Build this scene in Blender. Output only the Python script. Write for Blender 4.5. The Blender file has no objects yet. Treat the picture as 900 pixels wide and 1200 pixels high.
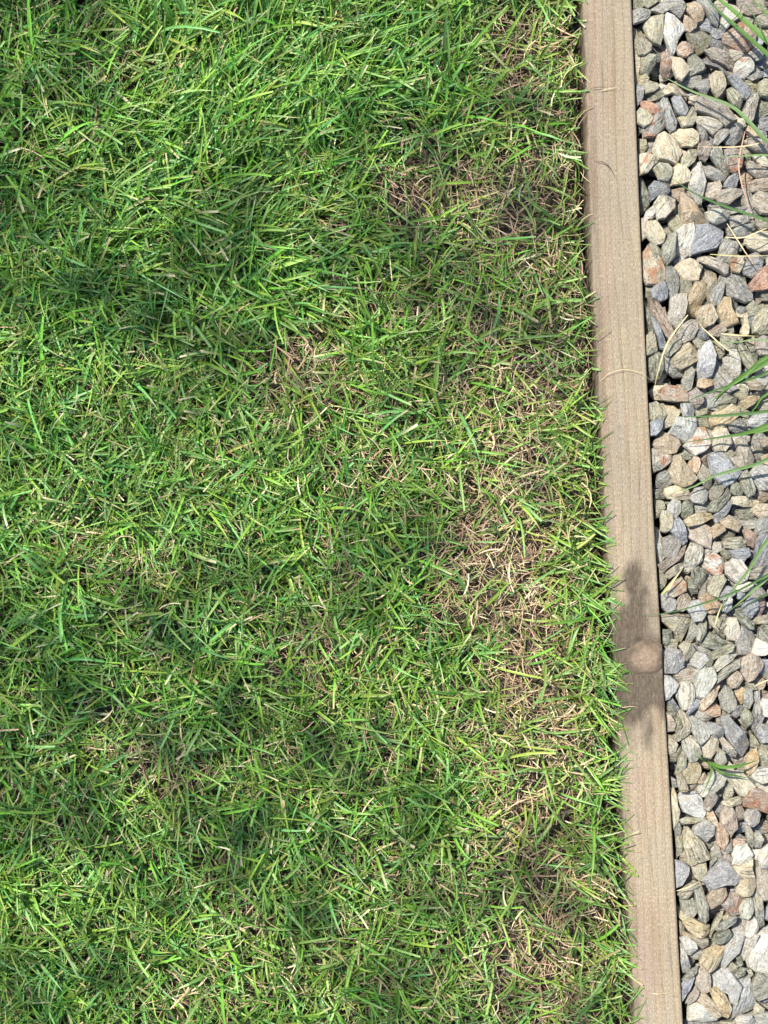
import bpy, math, random
import numpy as np

# ------------------------------------------------------------------ camera, sky, sun, exposure
SC = bpy.context.scene
C = SC.collection
S = 0.00082                    # metres per photograph pixel on the z = 0 plane (timber edging about 48 mm wide)
H = 1.45                       # the phone is held this high, looking straight down

cam_data = bpy.data.cameras.new("camera")
cam = bpy.data.objects.new("camera", cam_data)
C.objects.link(cam)
cam.location = (0, 0, H)
cam.rotation_euler = (0, 0, 0)
cam_data.sensor_fit = 'VERTICAL'
cam_data.sensor_height = 24
cam_data.lens = 24 * H / (1200 * S)
cam_data.clip_start = 0.02
cam_data.clip_end = 500
SC.camera = cam

SUN_AZ = math.radians(-52)     # compass-like: 0 = +Y (top of picture), negative = to the left
SUN_EL = math.radians(55)
sd = np.array([math.sin(SUN_AZ) * math.cos(SUN_EL), math.cos(SUN_AZ) * math.cos(SUN_EL), math.sin(SUN_EL)])

W = bpy.data.worlds.new("World")
SC.world = W
W.use_nodes = True
nt = W.node_tree
sky = nt.nodes.new('ShaderNodeTexSky')
sky.sky_type = 'NISHITA'
sky.sun_disc = False
sky.sun_elevation = SUN_EL
sky.sun_rotation = SUN_AZ
nt.links.new(sky.outputs[0], nt.nodes['Background'].inputs[0])
nt.nodes['Background'].inputs[1].default_value = 0.12

sun_d = bpy.data.lights.new("sun", 'SUN')
sun_d.energy = 4.4
sun_d.angle = math.radians(0.5)
sun_d.color = (1.0, 0.955, 0.88)
sun = bpy.data.objects.new("sun", sun_d)
C.objects.link(sun)
from mathutils import Vector
sun.rotation_euler = Vector(sd).to_track_quat('Z', 'Y').to_euler()
sun.location = Vector(sd) * 30

SC.view_settings.view_transform = 'Standard'
SC.view_settings.look = 'None'
SC.view_settings.exposure = 1.0
SC.view_settings.gamma = 1
SC.cycles.max_bounces = 8
SC.cycles.diffuse_bounces = 4
SC.cycles.transmission_bounces = 4
SC.cycles.sample_clamp_indirect = 6

rng = np.random.default_rng(11)
random.seed(5)

# ------------------------------------------------------------------ helpers
def P(px, py, z=0.0):
    """the point at height z that stands where the photograph shows (px, py)"""
    k = (H - z) / H
    return ((px - 450) * S * k, (600 - py) * S * k, z)

def lin(c):
    out = []
    for v in c:
        v = v / 255
        out.append(v / 12.92 if v <= 0.04045 else ((v + 0.055) / 1.055) ** 2.4)
    return tuple(out)

def mesh_np(name, verts, faces, cols=None, smooth=True):
    """faces: (n,3) or (n,4) int array; cols: per-vertex rgb"""
    me = bpy.data.meshes.new(name)
    verts = np.asarray(verts, np.float32); faces = np.asarray(faces, np.int32)
    n, k = faces.shape
    me.vertices.add(len(verts)); me.vertices.foreach_set('co', verts.ravel())
    me.loops.add(n * k); me.loops.foreach_set('vertex_index', faces.ravel())
    me.polygons.add(n)
    me.polygons.foreach_set('loop_start', np.arange(0, n * k, k, dtype=np.int32))
    me.polygons.foreach_set('use_smooth', np.full(n, smooth))
    me.update(calc_edges=True)
    if cols is not None:
        a = me.attributes.new('col', 'FLOAT_COLOR', 'POINT')
        c4 = np.ones((len(verts), 4), np.float32); c4[:, :3] = cols
        a.data.foreach_set('color', c4.ravel())
    return me

def attr(me, name, arr):
    a = me.attributes.new(name, 'FLOAT', 'POINT')
    a.data.foreach_set('value', np.ascontiguousarray(np.ravel(arr), dtype=np.float32))

def obj(name, me, mat=None, parent=None, **props):
    o = bpy.data.objects.new(name, me)
    C.objects.link(o)
    if mat is not None and me is not None and not me.materials:
        me.materials.append(mat)
    if parent is not None:
        o.parent = parent
    for k, v in props.items():
        o[k] = v
    return o

class Noise2:
    """smooth value noise on a lattice, periodic over 64 cells"""
    def __init__(self, seed):
        self.g = np.random.default_rng(seed).random((64, 64))
    def one(self, x, y):
        xi = np.floor(x).astype(int); yi = np.floor(y).astype(int)
        fx = x - xi; fy = y - yi
        fx = fx * fx * (3 - 2 * fx); fy = fy * fy * (3 - 2 * fy)
        a, b = xi % 64, (xi + 1) % 64; c, d = yi % 64, (yi + 1) % 64
        g = self.g
        return (g[a, c] * (1 - fx) + g[b, c] * fx) * (1 - fy) + (g[a, d] * (1 - fx) + g[b, d] * fx) * fy
    def __call__(self, x, y, octs=3):
        s = 0; amp = 1; tot = 0
        for _ in range(octs):
            s = s + self.one(x, y) * amp; tot += amp
            x = x * 2.03 + 7.1; y = y * 2.03 + 3.7; amp *= 0.5
        return s / tot

def gsum(px, py, spots):
    t = np.zeros_like(px, dtype=float)
    for (cx, cy, rx, ry, a, rot) in spots:
        c, s_ = math.cos(math.radians(rot)), math.sin(math.radians(rot))
        dx, dy = px - cx, -(py - cy)
        u = (dx * c + dy * s_) / rx; v = (-dx * s_ + dy * c) / ry
        t = t + a * np.exp(-0.5 * (u * u + v * v))
    return t

# node helpers
def new_mat(name):
    m = bpy.data.materials.new(name); m.use_nodes = True
    t = m.node_tree; b = t.nodes['Principled BSDF']
    return m, t, b
def N(t, kind, **kw):
    n = t.nodes.new(kind)
    for k, v in kw.items():
        if k.startswith('i_'):
            key = k[2:]
            n.inputs[int(key) if key.isdigit() else key].default_value = v
        else:
            setattr(n, k, v)
    return n
def ramp(t, fac, stops):
    r = t.nodes.new('ShaderNodeValToRGB')
    e = r.color_ramp.elements
    while len(e) < len(stops): e.new(0.5)
    for el, (p, c) in zip(e, stops):
        el.position = p; el.color = (c, c, c, 1) if not hasattr(c, '__len__') else (*c, 1)
    t.links.new(fac, r.inputs[0]); return r.outputs[0]
def mixc(t, fac, a, b, mode='MIX'):
    m = t.nodes.new('ShaderNodeMix'); m.data_type = 'RGBA'; m.blend_type = mode
    for sock, v in ((m.inputs[0], fac), (m.inputs[6], a), (m.inputs[7], b)):
        if hasattr(v, 'links'): t.links.new(v, sock)
        elif hasattr(v, '__len__'): sock.default_value = (*v, 1)
        else: sock.default_value = v
    return m.outputs[2]
def math_n(t, op, a, b=None):
    m = t.nodes.new('ShaderNodeMath'); m.operation = op
    for i, v in enumerate((a, b)):
        if v is None: continue
        if hasattr(v, 'links'): t.links.new(v, m.inputs[i])
        else: m.inputs[i].default_value = v
    return m.outputs[0]

# ------------------------------------------------------------------ the timber's edges in photograph pixels
TY = [-2000, 0, 300, 600, 900, 1200, 3200]
TL = [683 - 110, 683, 693, 709, 726.5, 743.5, 743.5 + 112]
TR = [740.5 - 110, 740.5, 752, 766, 784, 801, 801 + 112]
tl = lambda py: np.interp(py, TY, TL)
tr = lambda py: np.interp(py, TY, TR)
TOP = 0.011                    # height of the timber's upper face over the lawn's soil

# ------------------------------------------------------------------ ground materials
def soil_mat():
    m, t, b = new_mat('soil')
    tc = N(t, 'ShaderNodeTexCoord')
    n1 = N(t, 'ShaderNodeTexNoise', i_Scale=90.0, i_Detail=8.0, i_Roughness=0.7)
    n2 = N(t, 'ShaderNodeTexNoise', i_Scale=11.0, i_Detail=4.0)
    for n in (n1, n2): t.links.new(tc.outputs['Object'], n.inputs['Vector'])
    c = mixc(t, n1.outputs[0], (0.016, 0.011, 0.008), (0.085, 0.062, 0.045))
    c = mixc(t, ramp(t, n2.outputs[0], [(0.45, 0), (0.7, 1)]), c, (0.07, 0.06, 0.05))
    t.links.new(c, b.inputs['Base Color']); b.inputs['Roughness'].default_value = 0.95
    bp = N(t, 'ShaderNodeBump', i_Strength=0.8, i_Distance=0.004)
    t.links.new(n1.outputs[0], bp.inputs['Height']); t.links.new(bp.outputs[0], b.inputs['Normal'])
    return m
M_soil = soil_mat()
m, t, b = new_mat('far_grass')
tc = N(t, 'ShaderNodeTexCoord'); n1 = N(t, 'ShaderNodeTexNoise', i_Scale=60.0, i_Detail=8.0)
t.links.new(tc.outputs['Object'], n1.inputs['Vector'])
t.links.new(mixc(t, n1.outputs[0], (0.03, 0.06, 0.015), (0.10, 0.13, 0.04)), b.inputs['Base Color'])
b.inputs['Roughness'].default_value = 0.9
M_far = m

# ------------------------------------------------------------------ large structure: ground, lawn soil, gravel bed
me = mesh_np('ground', [(-250, -250, -0.09), (250, -250, -0.09), (250, 250, -0.09), (-250, 250, -0.09)], [(0, 1, 2, 3)], smooth=False)
obj('ground', me, M_far, kind='structure')

nz = Noise2(3)
def soil_z(x, y):
    return (nz(x * 14 + 20, y * 14 + 20, 4) - 0.5) * 0.014 - 0.013

def lawn_sheet():
    ys = np.linspace(-1.25, 1.25, 300)
    us = np.linspace(0, 1, 200)
    V = np.zeros((len(ys), len(us), 3))
    for i, y in enumerate(ys):
        xr = (tl(600 - y / S) - 450) * S - 0.002
        V[i, :, 0] = -1.35 + (xr + 1.35) * us
        V[i, :, 1] = y
    V[:, :, 2] = soil_z(V[:, :, 0], V[:, :, 1])
    V[:, -4:, 2] -= np.array([0.002, 0.006, 0.012, 0.02])       # the soil drops away into the gap beside the timber
    nx = len(us)
    i, j = np.meshgrid(np.arange(len(ys) - 1), np.arange(nx - 1), indexing='ij')
    a = (i * nx + j).ravel()
    F = np.stack([a, a + 1, a + nx + 1, a + nx], 1)
    return mesh_np('lawn_soil', V.reshape(-1, 3), F)
obj('lawn_soil', lawn_sheet(), M_soil, kind='structure')

BED = -0.030
gx0 = [(tr(py) - 450) * S + 0.001 for py in (-900, 2100)]
me = mesh_np('gravel_bed', [(gx0[1], -1.23, BED), (1.25, -1.23, BED), (1.25, 1.23, BED), (gx0[0], 1.23, BED)], [(0, 1, 2, 3)], smooth=False)
obj('gravel_bed', me, M_soil, kind='structure')

# ------------------------------------------------------------------ timber edging board
KX, KY = 757.5, 770.0          # the knot
def timber():
    pys = np.concatenate([np.arange(-820, -20, 20), np.arange(-20, 1220, 4), np.arange(1220, 2040, 20)]).astype(float)
    top_u = np.linspace(0, 1, 40)
    prof = []                       # (u across, dz)
    for z in (-0.105, -0.05, -0.012): prof.append((0.0, z))
    prof += [(0.0, -0.004), (0.008, -0.0018), (0.022, -0.0006)]
    for u in np.linspace(0.045, 0.955, 38): prof.append((u, 0.0))
    prof += [(0.98, -0.0005), (0.994, -0.0014), (1.0, -0.003)]
    for z in (-0.012, -0.05, -0.105): prof.append((1.0, z))
    prof = np.array(prof)
    n, k = len(pys), len(prof)
    PX = np.zeros((n, k)); PY = np.repeat(pys[:, None], k, 1)
    PX = tl(PY) + (tr(PY) - tl(PY)) * prof[None, :, 0]
    wob = Noise2(31)
    # worn, slightly ragged left arris
    left = np.clip(1 - prof[None, :, 0] / 0.03, 0, 1)
    PX = PX + left * (wob(PY * 0.045, PY * 0 + 3, 3) - 0.45) * 3.0
    # grain phase: lines run along the board, bow round the knot
    dx, dy = PX - KX, PY - KY
    ed = np.exp(-((dx / 34) ** 2 + (dy / 62) ** 2))
    u = (PX - tl(PY)) + (Noise2(8)(PX * 0.02 + 5, PY * 0.004, 3) - 0.5) * 14 + (Noise2(9)(PX * 0.05 + 9, PY * 0.0011, 2) - 0.5) * 16
    u = u - ed * np.sign(dx) * np.minimum(np.abs(dx), 26) * 0.85
    z = TOP + prof[None, :, 1] + (Noise2(10)(PX * 0.08, PY * 0.01, 3) - 0.5) * 0.0009
    z = z + np.repeat(((Noise2(12)(pys * 0.004, pys * 0, 2) - 0.5) * 0.003 * (1 - np.exp(-((pys - KY) / 60) ** 2)))[:, None], k, 1) * (prof[None, :, 1] > -0.02)
    kk = (H - TOP) / H
    X = (PX - 450) * S * kk; Y = (600 - PY) * S * kk
    V = np.stack([X, Y, z], 2).reshape(-1, 3)
    i, j = np.meshgrid(np.arange(n - 1), np.arange(k - 1), indexing='ij')
    a = (i * k + j).ravel()
    F = np.stack([a, a + k, a + k + 1, a + 1], 1)
    me = mesh_np('board', V, F)
    px, py = PX.ravel(), PY.ravel()
    w1 = (Noise2(14)(px * 0.05, py * 0.03, 4) - 0.5)
    w2 = (Noise2(15)(px * 0.10, py * 0.05, 3) - 0.5)
    # the dirty dark stain above, round and below the knot
    st = gsum(px, py, [(740, 700, 20, 24, 0.8, 20), (748, 744, 26, 18, 1.1, 0), (724, 772, 14, 40, 0.9, 0), (766, 806, 18, 14, 1.2, 0),
                       (742, 815, 22, 24, 0.9, 0), (734, 855, 18, 26, 0.45, 0), (748, 672, 12, 16, 0.3, 0), (765, 760, 10, 40, 0.4, 0)])
    st = np.clip((st + w1 * 1.7 + w2 * 0.8 - 0.08) * 1.5, 0, 1) * np.clip(st * 3, 0, 1)
    cut = np.exp(-(((px - 772) / 13) ** 2 + ((py - 733) / 14) ** 2))          # clean triangle on the right above the knot
    st = st * (1 - 0.75 * cut)
    # green-black grime along the left arris
    rel = (px - tl(py)) / (tr(py) - tl(py))
    gr = np.clip(1 - rel / (0.10 + 0.20 * Noise2(17)(py * 0.02, py * 0 + 1, 3)), 0, 1) * (0.2 + 1.3 * Noise2(18)(px * 0.09, py * 0.03, 3))
    # the drying crack that runs from the knot's upper rim to the right edge
    chk = np.zeros_like(px)                                      # short drying checks along the grain
    for cx_, cy_, ln__, a_ in [(0.32, 95, 60, .8), (0.62, 250, 80, .7), (0.48, 420, 45, .7), (0.75, 560, 70, .8), (0.35, 610, 40, .6), (0.55, 1010, 70, .8), (0.8, 1120, 50, .7), (0.3, 960, 40, .6)]:
        xc = tl(py) + (tr(py) - tl(py)) * cx_ + 1.5 * np.sin(py * 0.05 + cx_ * 9)
        chk += a_ * np.exp(-((px - xc) / 1.0) ** 2) * np.clip(1.3 - np.abs(py - cy_) / (ln__ / 2) , 0, 1)
    yc = KY - 17 + 0.35 * np.maximum(px - (KX - 2), 0) - 0.5 * np.maximum((KX - 2) - px, 0)
    crack = 1.3 * np.exp(-((py - yc) / 2.2) ** 2) * (px > KX - 12)
    pk = gsum(px, py, [(694, 60, 14, 60, 0.5, 0), (698, 200, 14, 70, 0.45, 0), (745, 925, 10, 28, 0.8, 0), (756, 1160, 14, 40, 0.6, 0),
                       (748, 1100, 8, 30, 0.5, 0), (703, 350, 9, 40, 0.4, 0), (712, 480, 10, 50, 0.3, 0)])
    attr(me, 'ring', u / 10.5)
    attr(me, 'stain', np.clip(st, 0, 1)); attr(me, 'grime', np.clip(gr + crack + chk, 0, 1)); attr(me, 'pink', np.clip(pk * (0.6 + w1 * 2), 0, 1))
    attr(me, 'along', py * S); attr(me, 'across', px * S)
    return me

def wood_mat():
    m, t, b = new_mat('weathered_pine')
    at = lambda n: N(t, 'ShaderNodeAttribute', attribute_name=n).outputs['Fac']
    cx = N(t, 'ShaderNodeCombineXYZ')
    t.links.new(at('across'), cx.inputs[0]); t.links.new(at('along'), cx.inputs[1])
    def fib(sx, sy, sc, det=4.0):
        mp = N(t, 'ShaderNodeMapping'); mp.inputs['Scale'].default_value = (sx, sy, 1)
        t.links.new(cx.outputs[0], mp.inputs['Vector'])
        n = N(t, 'ShaderNodeTexNoise', i_Scale=sc, i_Detail=det, i_Roughness=0.65)
        t.links.new(mp.outputs[0], n.inputs['Vector']); return n.outputs[0]
    fine = fib(1, 0.035, 1500.0)
    mid = fib(1, 0.02, 420.0)
    blot = fib(1, 0.3, 60.0)
    tool = fib(0.18, 1, 1100.0, 2.0)
    ph = math_n(t, 'FRACT', math_n(t, 'ADD', at('ring'), math_n(t, 'MULTIPLY', mid, 0.22)))
    line = ramp(t, ph, [(0.0, 0.0), (0.62, 0.18), (0.86, 0.55), (0.94, 1.0), (0.985, 0.25), (1.0, 0.0)])
    base = mixc(t, fine, lin((116, 102, 82)), lin((170, 153, 127)))
    base = mixc(t, ramp(t, blot, [(0.35, 0), (0.7, 0.55)]), base, lin((154, 142, 116)))
    base = mixc(t, math_n(t, 'MULTIPLY', math_n(t, 'MULTIPLY', line, ramp(t, blot, [(0.3, 0.25), (0.65, 1.0)])), 0.5), base, lin((96, 77, 55)))
    base = mixc(t, math_n(t, 'MULTIPLY', ramp(t, mid, [(0.5, 0), (0.72, 1)]), 0.35), base, lin((104, 86, 68)))
    base = mixc(t, math_n(t, 'MULTIPLY', at('pink'), 0.5), base, lin((136, 102, 98)))
    grey = fib(1, 0.10, 75.0, 4.0)
    base = mixc(t, ramp(t, grey, [(0.46, 0), (0.66, 0.5)]), base, lin((138, 130, 114)))
    base = mixc(t, ramp(t, grey, [(0.32, 0.35), (0.46, 0)]), base, lin((122, 96, 70)))
    fuzz = fib(1, 0.30, 1150.0, 5.0)
    base = mixc(t, ramp(t, fuzz, [(0.34, 0.42), (0.5, 0.0)]), base, lin((92, 76, 58)))
    base = mixc(t, ramp(t, fuzz, [(0.53, 0.0), (0.68, 0.42)]), base, lin((206, 190, 164)))
    cross = fib(0.12, 1, 620.0, 3.0)
    base = mixc(t, ramp(t, cross, [(0.36, 0.22), (0.5, 0.0)]), base, lin((100, 84, 66)))
    # pin-prick specks
    sp = N(t, 'ShaderNodeTexVoronoi', i_Scale=190.0); t.links.new(cx.outputs[0], sp.inputs['Vector'])
    base = mixc(t, math_n(t, 'MULTIPLY', ramp(t, sp.outputs['Distance'], [(0.04, 1), (0.13, 0)]), ramp(t, blot, [(0.46, 0), (0.6, 0.8)])), base, lin((70, 56, 44)))
    gri = math_n(t, 'MULTIPLY', at('grime'), ramp(t, fine, [(0.3, 1.0), (0.7, 0.45)]))
    base = mixc(t, math_n(t, 'MULTIPLY', gri, 0.75), base, lin((62, 54, 46)))
    sn = fib(1, 0.28, 520.0, 9.0)
    stv = math_n(t, 'MULTIPLY', at('stain'), ramp(t, sn, [(0.3, 1.0), (0.52, 0.8), (0.75, 0.5)]))
    base = mixc(t, math_n(t, 'MULTIPLY', stv, 0.92), base, lin((52, 42, 34)))
    t.links.new(base, b.inputs['Base Color'])
    b.inputs['Roughness'].default_value = 0.85
    b.inputs['Specular IOR Level'].default_value = 0.25
    h = math_n(t, 'ADD', math_n(t, 'MULTIPLY', fine, 0.6), math_n(t, 'MULTIPLY', tool, 0.35))
    h = math_n(t, 'SUBTRACT', h, math_n(t, 'MULTIPLY', line, 0.5))
    bp = N(t, 'ShaderNodeBump', i_Strength=0.55, i_Distance=0.0009)
    t.links.new(h, bp.inputs['Height']); t.links.new(bp.outputs[0], b.inputs['Normal'])
    return m
M_wood = wood_mat()
tim = obj('timber_edging', None, label='long pale weathered timber edging between the lawn and the gravel', category='timber edging')
tim.location = P(742, 600, 0)
bo = obj('board', timber(), M_wood, tim); bo.location = (-tim.location[0], -tim.location[1], 0)

def knot():
    m, t, b = new_mat('knot_wood')
    tc = N(t, 'ShaderNodeTexCoord')
    mp = N(t, 'ShaderNodeMapping'); mp.inputs['Scale'].default_value = (1.0, 1.15, 0)
    t.links.new(tc.outputs['Object'], mp.inputs['Vector'])
    ns = N(t, 'ShaderNodeTexNoise', i_Scale=520.0, i_Detail=8.0, i_Roughness=0.85); t.links.new(tc.outputs['Object'], ns.inputs['Vector'])
    ln = N(t, 'ShaderNodeVectorMath', operation='LENGTH'); t.links.new(mp.outputs[0], ln.inputs[0])
    ph = math_n(t, 'FRACT', math_n(t, 'ADD', math_n(t, 'MULTIPLY', ln.outputs['Value'], 300.0), math_n(t, 'MULTIPLY', ns.outputs[0], 5.0)))
    c = mixc(t, ramp(t, ns.outputs[0], [(0.30, 0), (0.70, 1)]), lin((92, 77, 60)), lin((164, 144, 119)))
    mo = N(t, 'ShaderNodeTexNoise', i_Scale=190.0, i_Detail=6.0, i_Roughness=0.7, i_Distortion=1.2); t.links.new(tc.outputs['Object'], mo.inputs['Vector'])
    c = mixc(t, ramp(t, mo.outputs[0], [(0.40, 0.55), (0.55, 0.0)]), c, lin((98, 80, 62)))
    c = mixc(t, math_n(t, 'MULTIPLY', ramp(t, ph, [(0.5, 0), (0.85, 1), (1, 0)]), 0.3), c, lin((90, 70, 56)))
    nb = N(t, 'ShaderNodeTexNoise', i_Scale=120.0, i_Detail=5.0); t.links.new(tc.outputs['Object'], nb.inputs['Vector'])
    edge = ramp(t, math_n(t, 'ADD', ln.outputs['Value'], math_n(t, 'ADD', math_n(t, 'MULTIPLY', ns.outputs[0], 0.014), math_n(t, 'MULTIPLY', nb.outputs[0], 0.022))), [(0.0270, 0), (0.0340, 1)])
    c = mixc(t, math_n(t, 'MULTIPLY', edge, 0.8), c, lin((74, 60, 47)))
    t.links.new(c, b.inputs['Base Color']); b.inputs['Roughness'].default_value = 0.9
    bp = N(t, 'ShaderNodeBump', i_Strength=0.7, i_Distance=0.001)
    t.links.new(ns.outputs[0], bp.inputs['Height']); t.links.new(bp.outputs[0], b.inputs['Normal'])
    V = [(0, 0, 0.0005)]; F = []
    R = [(0.35, 0.0005), (0.65, 0.0004), (0.85, 0.0003), (1.0, 0.0001), (1.04, -0.0012)]
    n = 36
    for r, z in R:
        for i in range(n):
            a = i / n * 2 * math.pi
            rr = r * (1 + 0.07 * math.sin(2 * a + 1) + 0.05 * math.sin(5 * a) + 0.03 * math.sin(9 * a + 2))
            V.append((min(math.cos(a) * rr * 0.0180, 0.0150), math.sin(a) * rr * 0.0172, z))
    T = []
    for i in range(n):
        T.append((0, 1 + i, 1 + (i + 1) % n))
        for q in range(len(R) - 1):
            a, b_, c_, d = 1 + q * n + i, 1 + q * n + (i + 1) % n, 1 + (q + 1) * n + (i + 1) % n, 1 + (q + 1) * n + i
            T += [(a, d, c_), (a, c_, b_)]
    o = obj('knot', mesh_np('knot', V, T), m, tim, label='round pale knot in the dark stained stretch of the timber')
    p = P(KX, KY, TOP)
    o.location = (p[0] - tim.location[0], p[1] - tim.location[1], TOP + 0.0005)
knot()

# ------------------------------------------------------------------ stones
COLS = {'b': (134, 138, 147), 'g': (136, 134, 126), 'w': (188, 186, 177), 'o': (134, 131, 104), 'p': (98, 99, 74), 't': (164, 143, 113),
        'c': (184, 174, 146), 'y': (176, 151, 100), 'r': (158, 114, 84), 'k': (164, 150, 134), 'd': (90, 92, 95), 'm': (106, 68, 60), 'n': (130, 113, 93)}
WORD = {'b': 'blue-grey', 'g': 'grey', 'w': 'pale', 'o': 'olive', 'p': 'dark olive', 't': 'tan', 'c': 'cream', 'y': 'yellow', 'r': 'orange',
        'k': 'pinkish', 'd': 'dark grey', 'm': 'maroon', 'n': 'brown'}
ADJ = {'b': 'bluish', 'g': 'greyish', 'w': 'whitish', 'o': 'greenish', 'p': 'greenish', 't': 'tan', 'c': 'creamy', 'y': 'yellowish', 'r': 'rusty',
       'k': 'pinkish', 'd': 'dark', 'n': 'brownish'}

def stone_mat(name, source, rusty=False):
    m, t, b = new_mat(name)
    if source == 'object':
        oi = N(t, 'ShaderNodeObjectInfo'); col, alp, rnd = oi.outputs['Color'], oi.outputs['Alpha'], oi.outputs['Random']
        tc = N(t, 'ShaderNodeTexCoord'); vec = tc.outputs['Object']
        off = N(t, 'ShaderNodeVectorMath', operation='ADD')
        sc = N(t, 'ShaderNodeVectorMath', operation='SCALE', i_Scale=5.0); sc.inputs[0].default_value = (1, 1, 1)
        cmb = N(t, 'ShaderNodeCombineXYZ'); t.links.new(math_n(t, 'MULTIPLY', rnd, 7.0), cmb.inputs[0]); t.links.new(math_n(t, 'MULTIPLY', rnd, 3.0), cmb.inputs[1])
        t.links.new(vec, off.inputs[0]); t.links.new(cmb.outputs[0], off.inputs[1]); vec = off.outputs[0]
    else:
        a = N(t, 'ShaderNodeAttribute', attribute_name='col'); col = a.outputs['Color']
        tc = N(t, 'ShaderNodeTexCoord'); vec = tc.outputs['Object']
        alp = N(t, 'ShaderNodeValue').outputs[0]; alp.default_value = 0.35
        rnd = N(t, 'ShaderNodeTexNoise', i_Scale=30.0).outputs[0]
    n_sp = N(t, 'ShaderNodeTexNoise', i_Scale=620.0, i_Detail=6.0, i_Roughness=0.8); t.links.new(vec, n_sp.inputs['Vector'])
    n_bl = N(t, 'ShaderNodeTexNoise', i_Scale=150.0, i_Detail=5.0, i_Roughness=0.6); t.links.new(vec, n_bl.inputs['Vector'])
    mp = N(t, 'ShaderNodeMapping'); mp.inputs['Scale'].default_value = (0.10, 1, 1); mp.inputs['Rotation'].default_value = (0.25, 0.1, 0.12)
    t.links.new(vec, mp.inputs['Vector'])
    n_st = N(t, 'ShaderNodeTexNoise', i_Scale=480.0, i_Detail=5.0, i_Roughness=0.65, i_Distortion=0.4); t.links.new(mp.outputs[0], n_st.inputs['Vector'])
    dark = mixc(t, 1.0, col, (0.50, 0.49, 0.47), 'MULTIPLY')
    lite = mixc(t, 0.40, col, (0.82, 0.80, 0.74))
    c = mixc(t, ramp(t, n_bl.outputs[0], [(0.30, 0), (0.70, 1)]), mixc(t, 0.35, col, dark), mixc(t, 0.45, col, lite))
    warm = mixc(t, 1.0, col, (1.05, 0.86, 0.62), 'MULTIPLY')
    n_w = N(t, 'ShaderNodeTexNoise', i_Scale=95.0, i_Detail=3.0); 
    mpw = N(t, 'ShaderNodeMapping'); mpw.inputs['Location'].default_value = (3.3, 1.2, 8); t.links.new(vec, mpw.inputs['Vector']); t.links.new(mpw.outputs[0], n_w.inputs['Vector'])
    c = mixc(t, math_n(t, 'MULTIPLY', ramp(t, n_w.outputs[0], [(0.50, 0), (0.68, 1)]), 0.55), c, warm)
    # fine grain and thin schist lines
    c = mixc(t, math_n(t, 'MULTIPLY', ramp(t, n_sp.outputs[0], [(0.50, 0), (0.62, 1)]), 0.75), c, lite)
    c = mixc(t, math_n(t, 'MULTIPLY', ramp(t, n_sp.outputs[0], [(0.37, 1), (0.47, 0)]), 0.85), c, dark)
    sl = math_n(t, 'MULTIPLY', ramp(t, n_st.outputs[0], [(0.36, 1), (0.47, 0)]), math_n(t, 'ADD', alp, 0.12))
    c = mixc(t, math_n(t, 'MINIMUM', sl, 0.95), c, mixc(t, 1.0, col, (0.30, 0.30, 0.30), 'MULTIPLY'))
    s2 = math_n(t, 'MULTIPLY', ramp(t, n_st.outputs[0], [(0.56, 0), (0.66, 1)]), math_n(t, 'ADD', alp, 0.1))
    c = mixc(t, math_n(t, 'MINIMUM', s2, 0.7), c, lite)
    # hairline cracks / veins
    vo = N(t, 'ShaderNodeTexVoronoi', feature='DISTANCE_TO_EDGE', i_Scale=95.0); t.links.new(vec, vo.inputs['Vector'])
    c = mixc(t, math_n(t, 'MULTIPLY', ramp(t, vo.outputs['Distance'], [(0.0, 1), (0.035, 0)]), 0.22), c, dark)
    if rusty:
        c = mixc(t, math_n(t, 'MULTIPLY', ramp(t, n_w.outputs[0], [(0.47, 0), (0.64, 1)]), 0.7), c, mixc(t, n_sp.outputs[0], lin((118, 62, 38)), lin((168, 110, 72))))
    t.links.new(c, b.inputs['Base Color'])
    b.inputs['Roughness'].default_value = 0.62
    b.inputs['Specular IOR Level'].default_value = 0.45
    h = math_n(t, 'ADD', math_n(t, 'MULTIPLY', n_sp.outputs[0], 0.35), math_n(t, 'ADD', math_n(t, 'MULTIPLY', n_st.outputs[0], 0.9), math_n(t, 'MULTIPLY', n_bl.outputs[0], 1.2)))
    bp = N(t, 'ShaderNodeBump', i_Strength=1.0, i_Distance=0.0030)
    t.links.new(h, bp.inputs['Height']); t.links.new(bp.outputs[0], b.inputs['Normal'])
    return m
M_stone = stone_mat('schist', 'object'); M_rusty = stone_mat('iron_stained_schist', 'object', True); M_gravel = stone_mat('gravel_schist', 'attr')

NP = 18
def resample(poly, n=NP):
    p = np.asarray(poly, float)
    q = np.roll(p, -1, 0)
    d = np.linalg.norm(q - p, axis=1); c = np.concatenate([[0], np.cumsum(d)])
    s = np.linspace(0, c[-1], n, endpoint=False) + 1e-9
    i = np.clip(np.searchsorted(c, s, 'right') - 1, 0, len(p) - 1)
    f = ((s - c[i]) / d[i])[:, None]
    r = p[i] * (1 - f) + q[i] * f
    return r * 0.95 + (np.roll(r, 1, 0) + np.roll(r, -1, 0)) * 0.025

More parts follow.
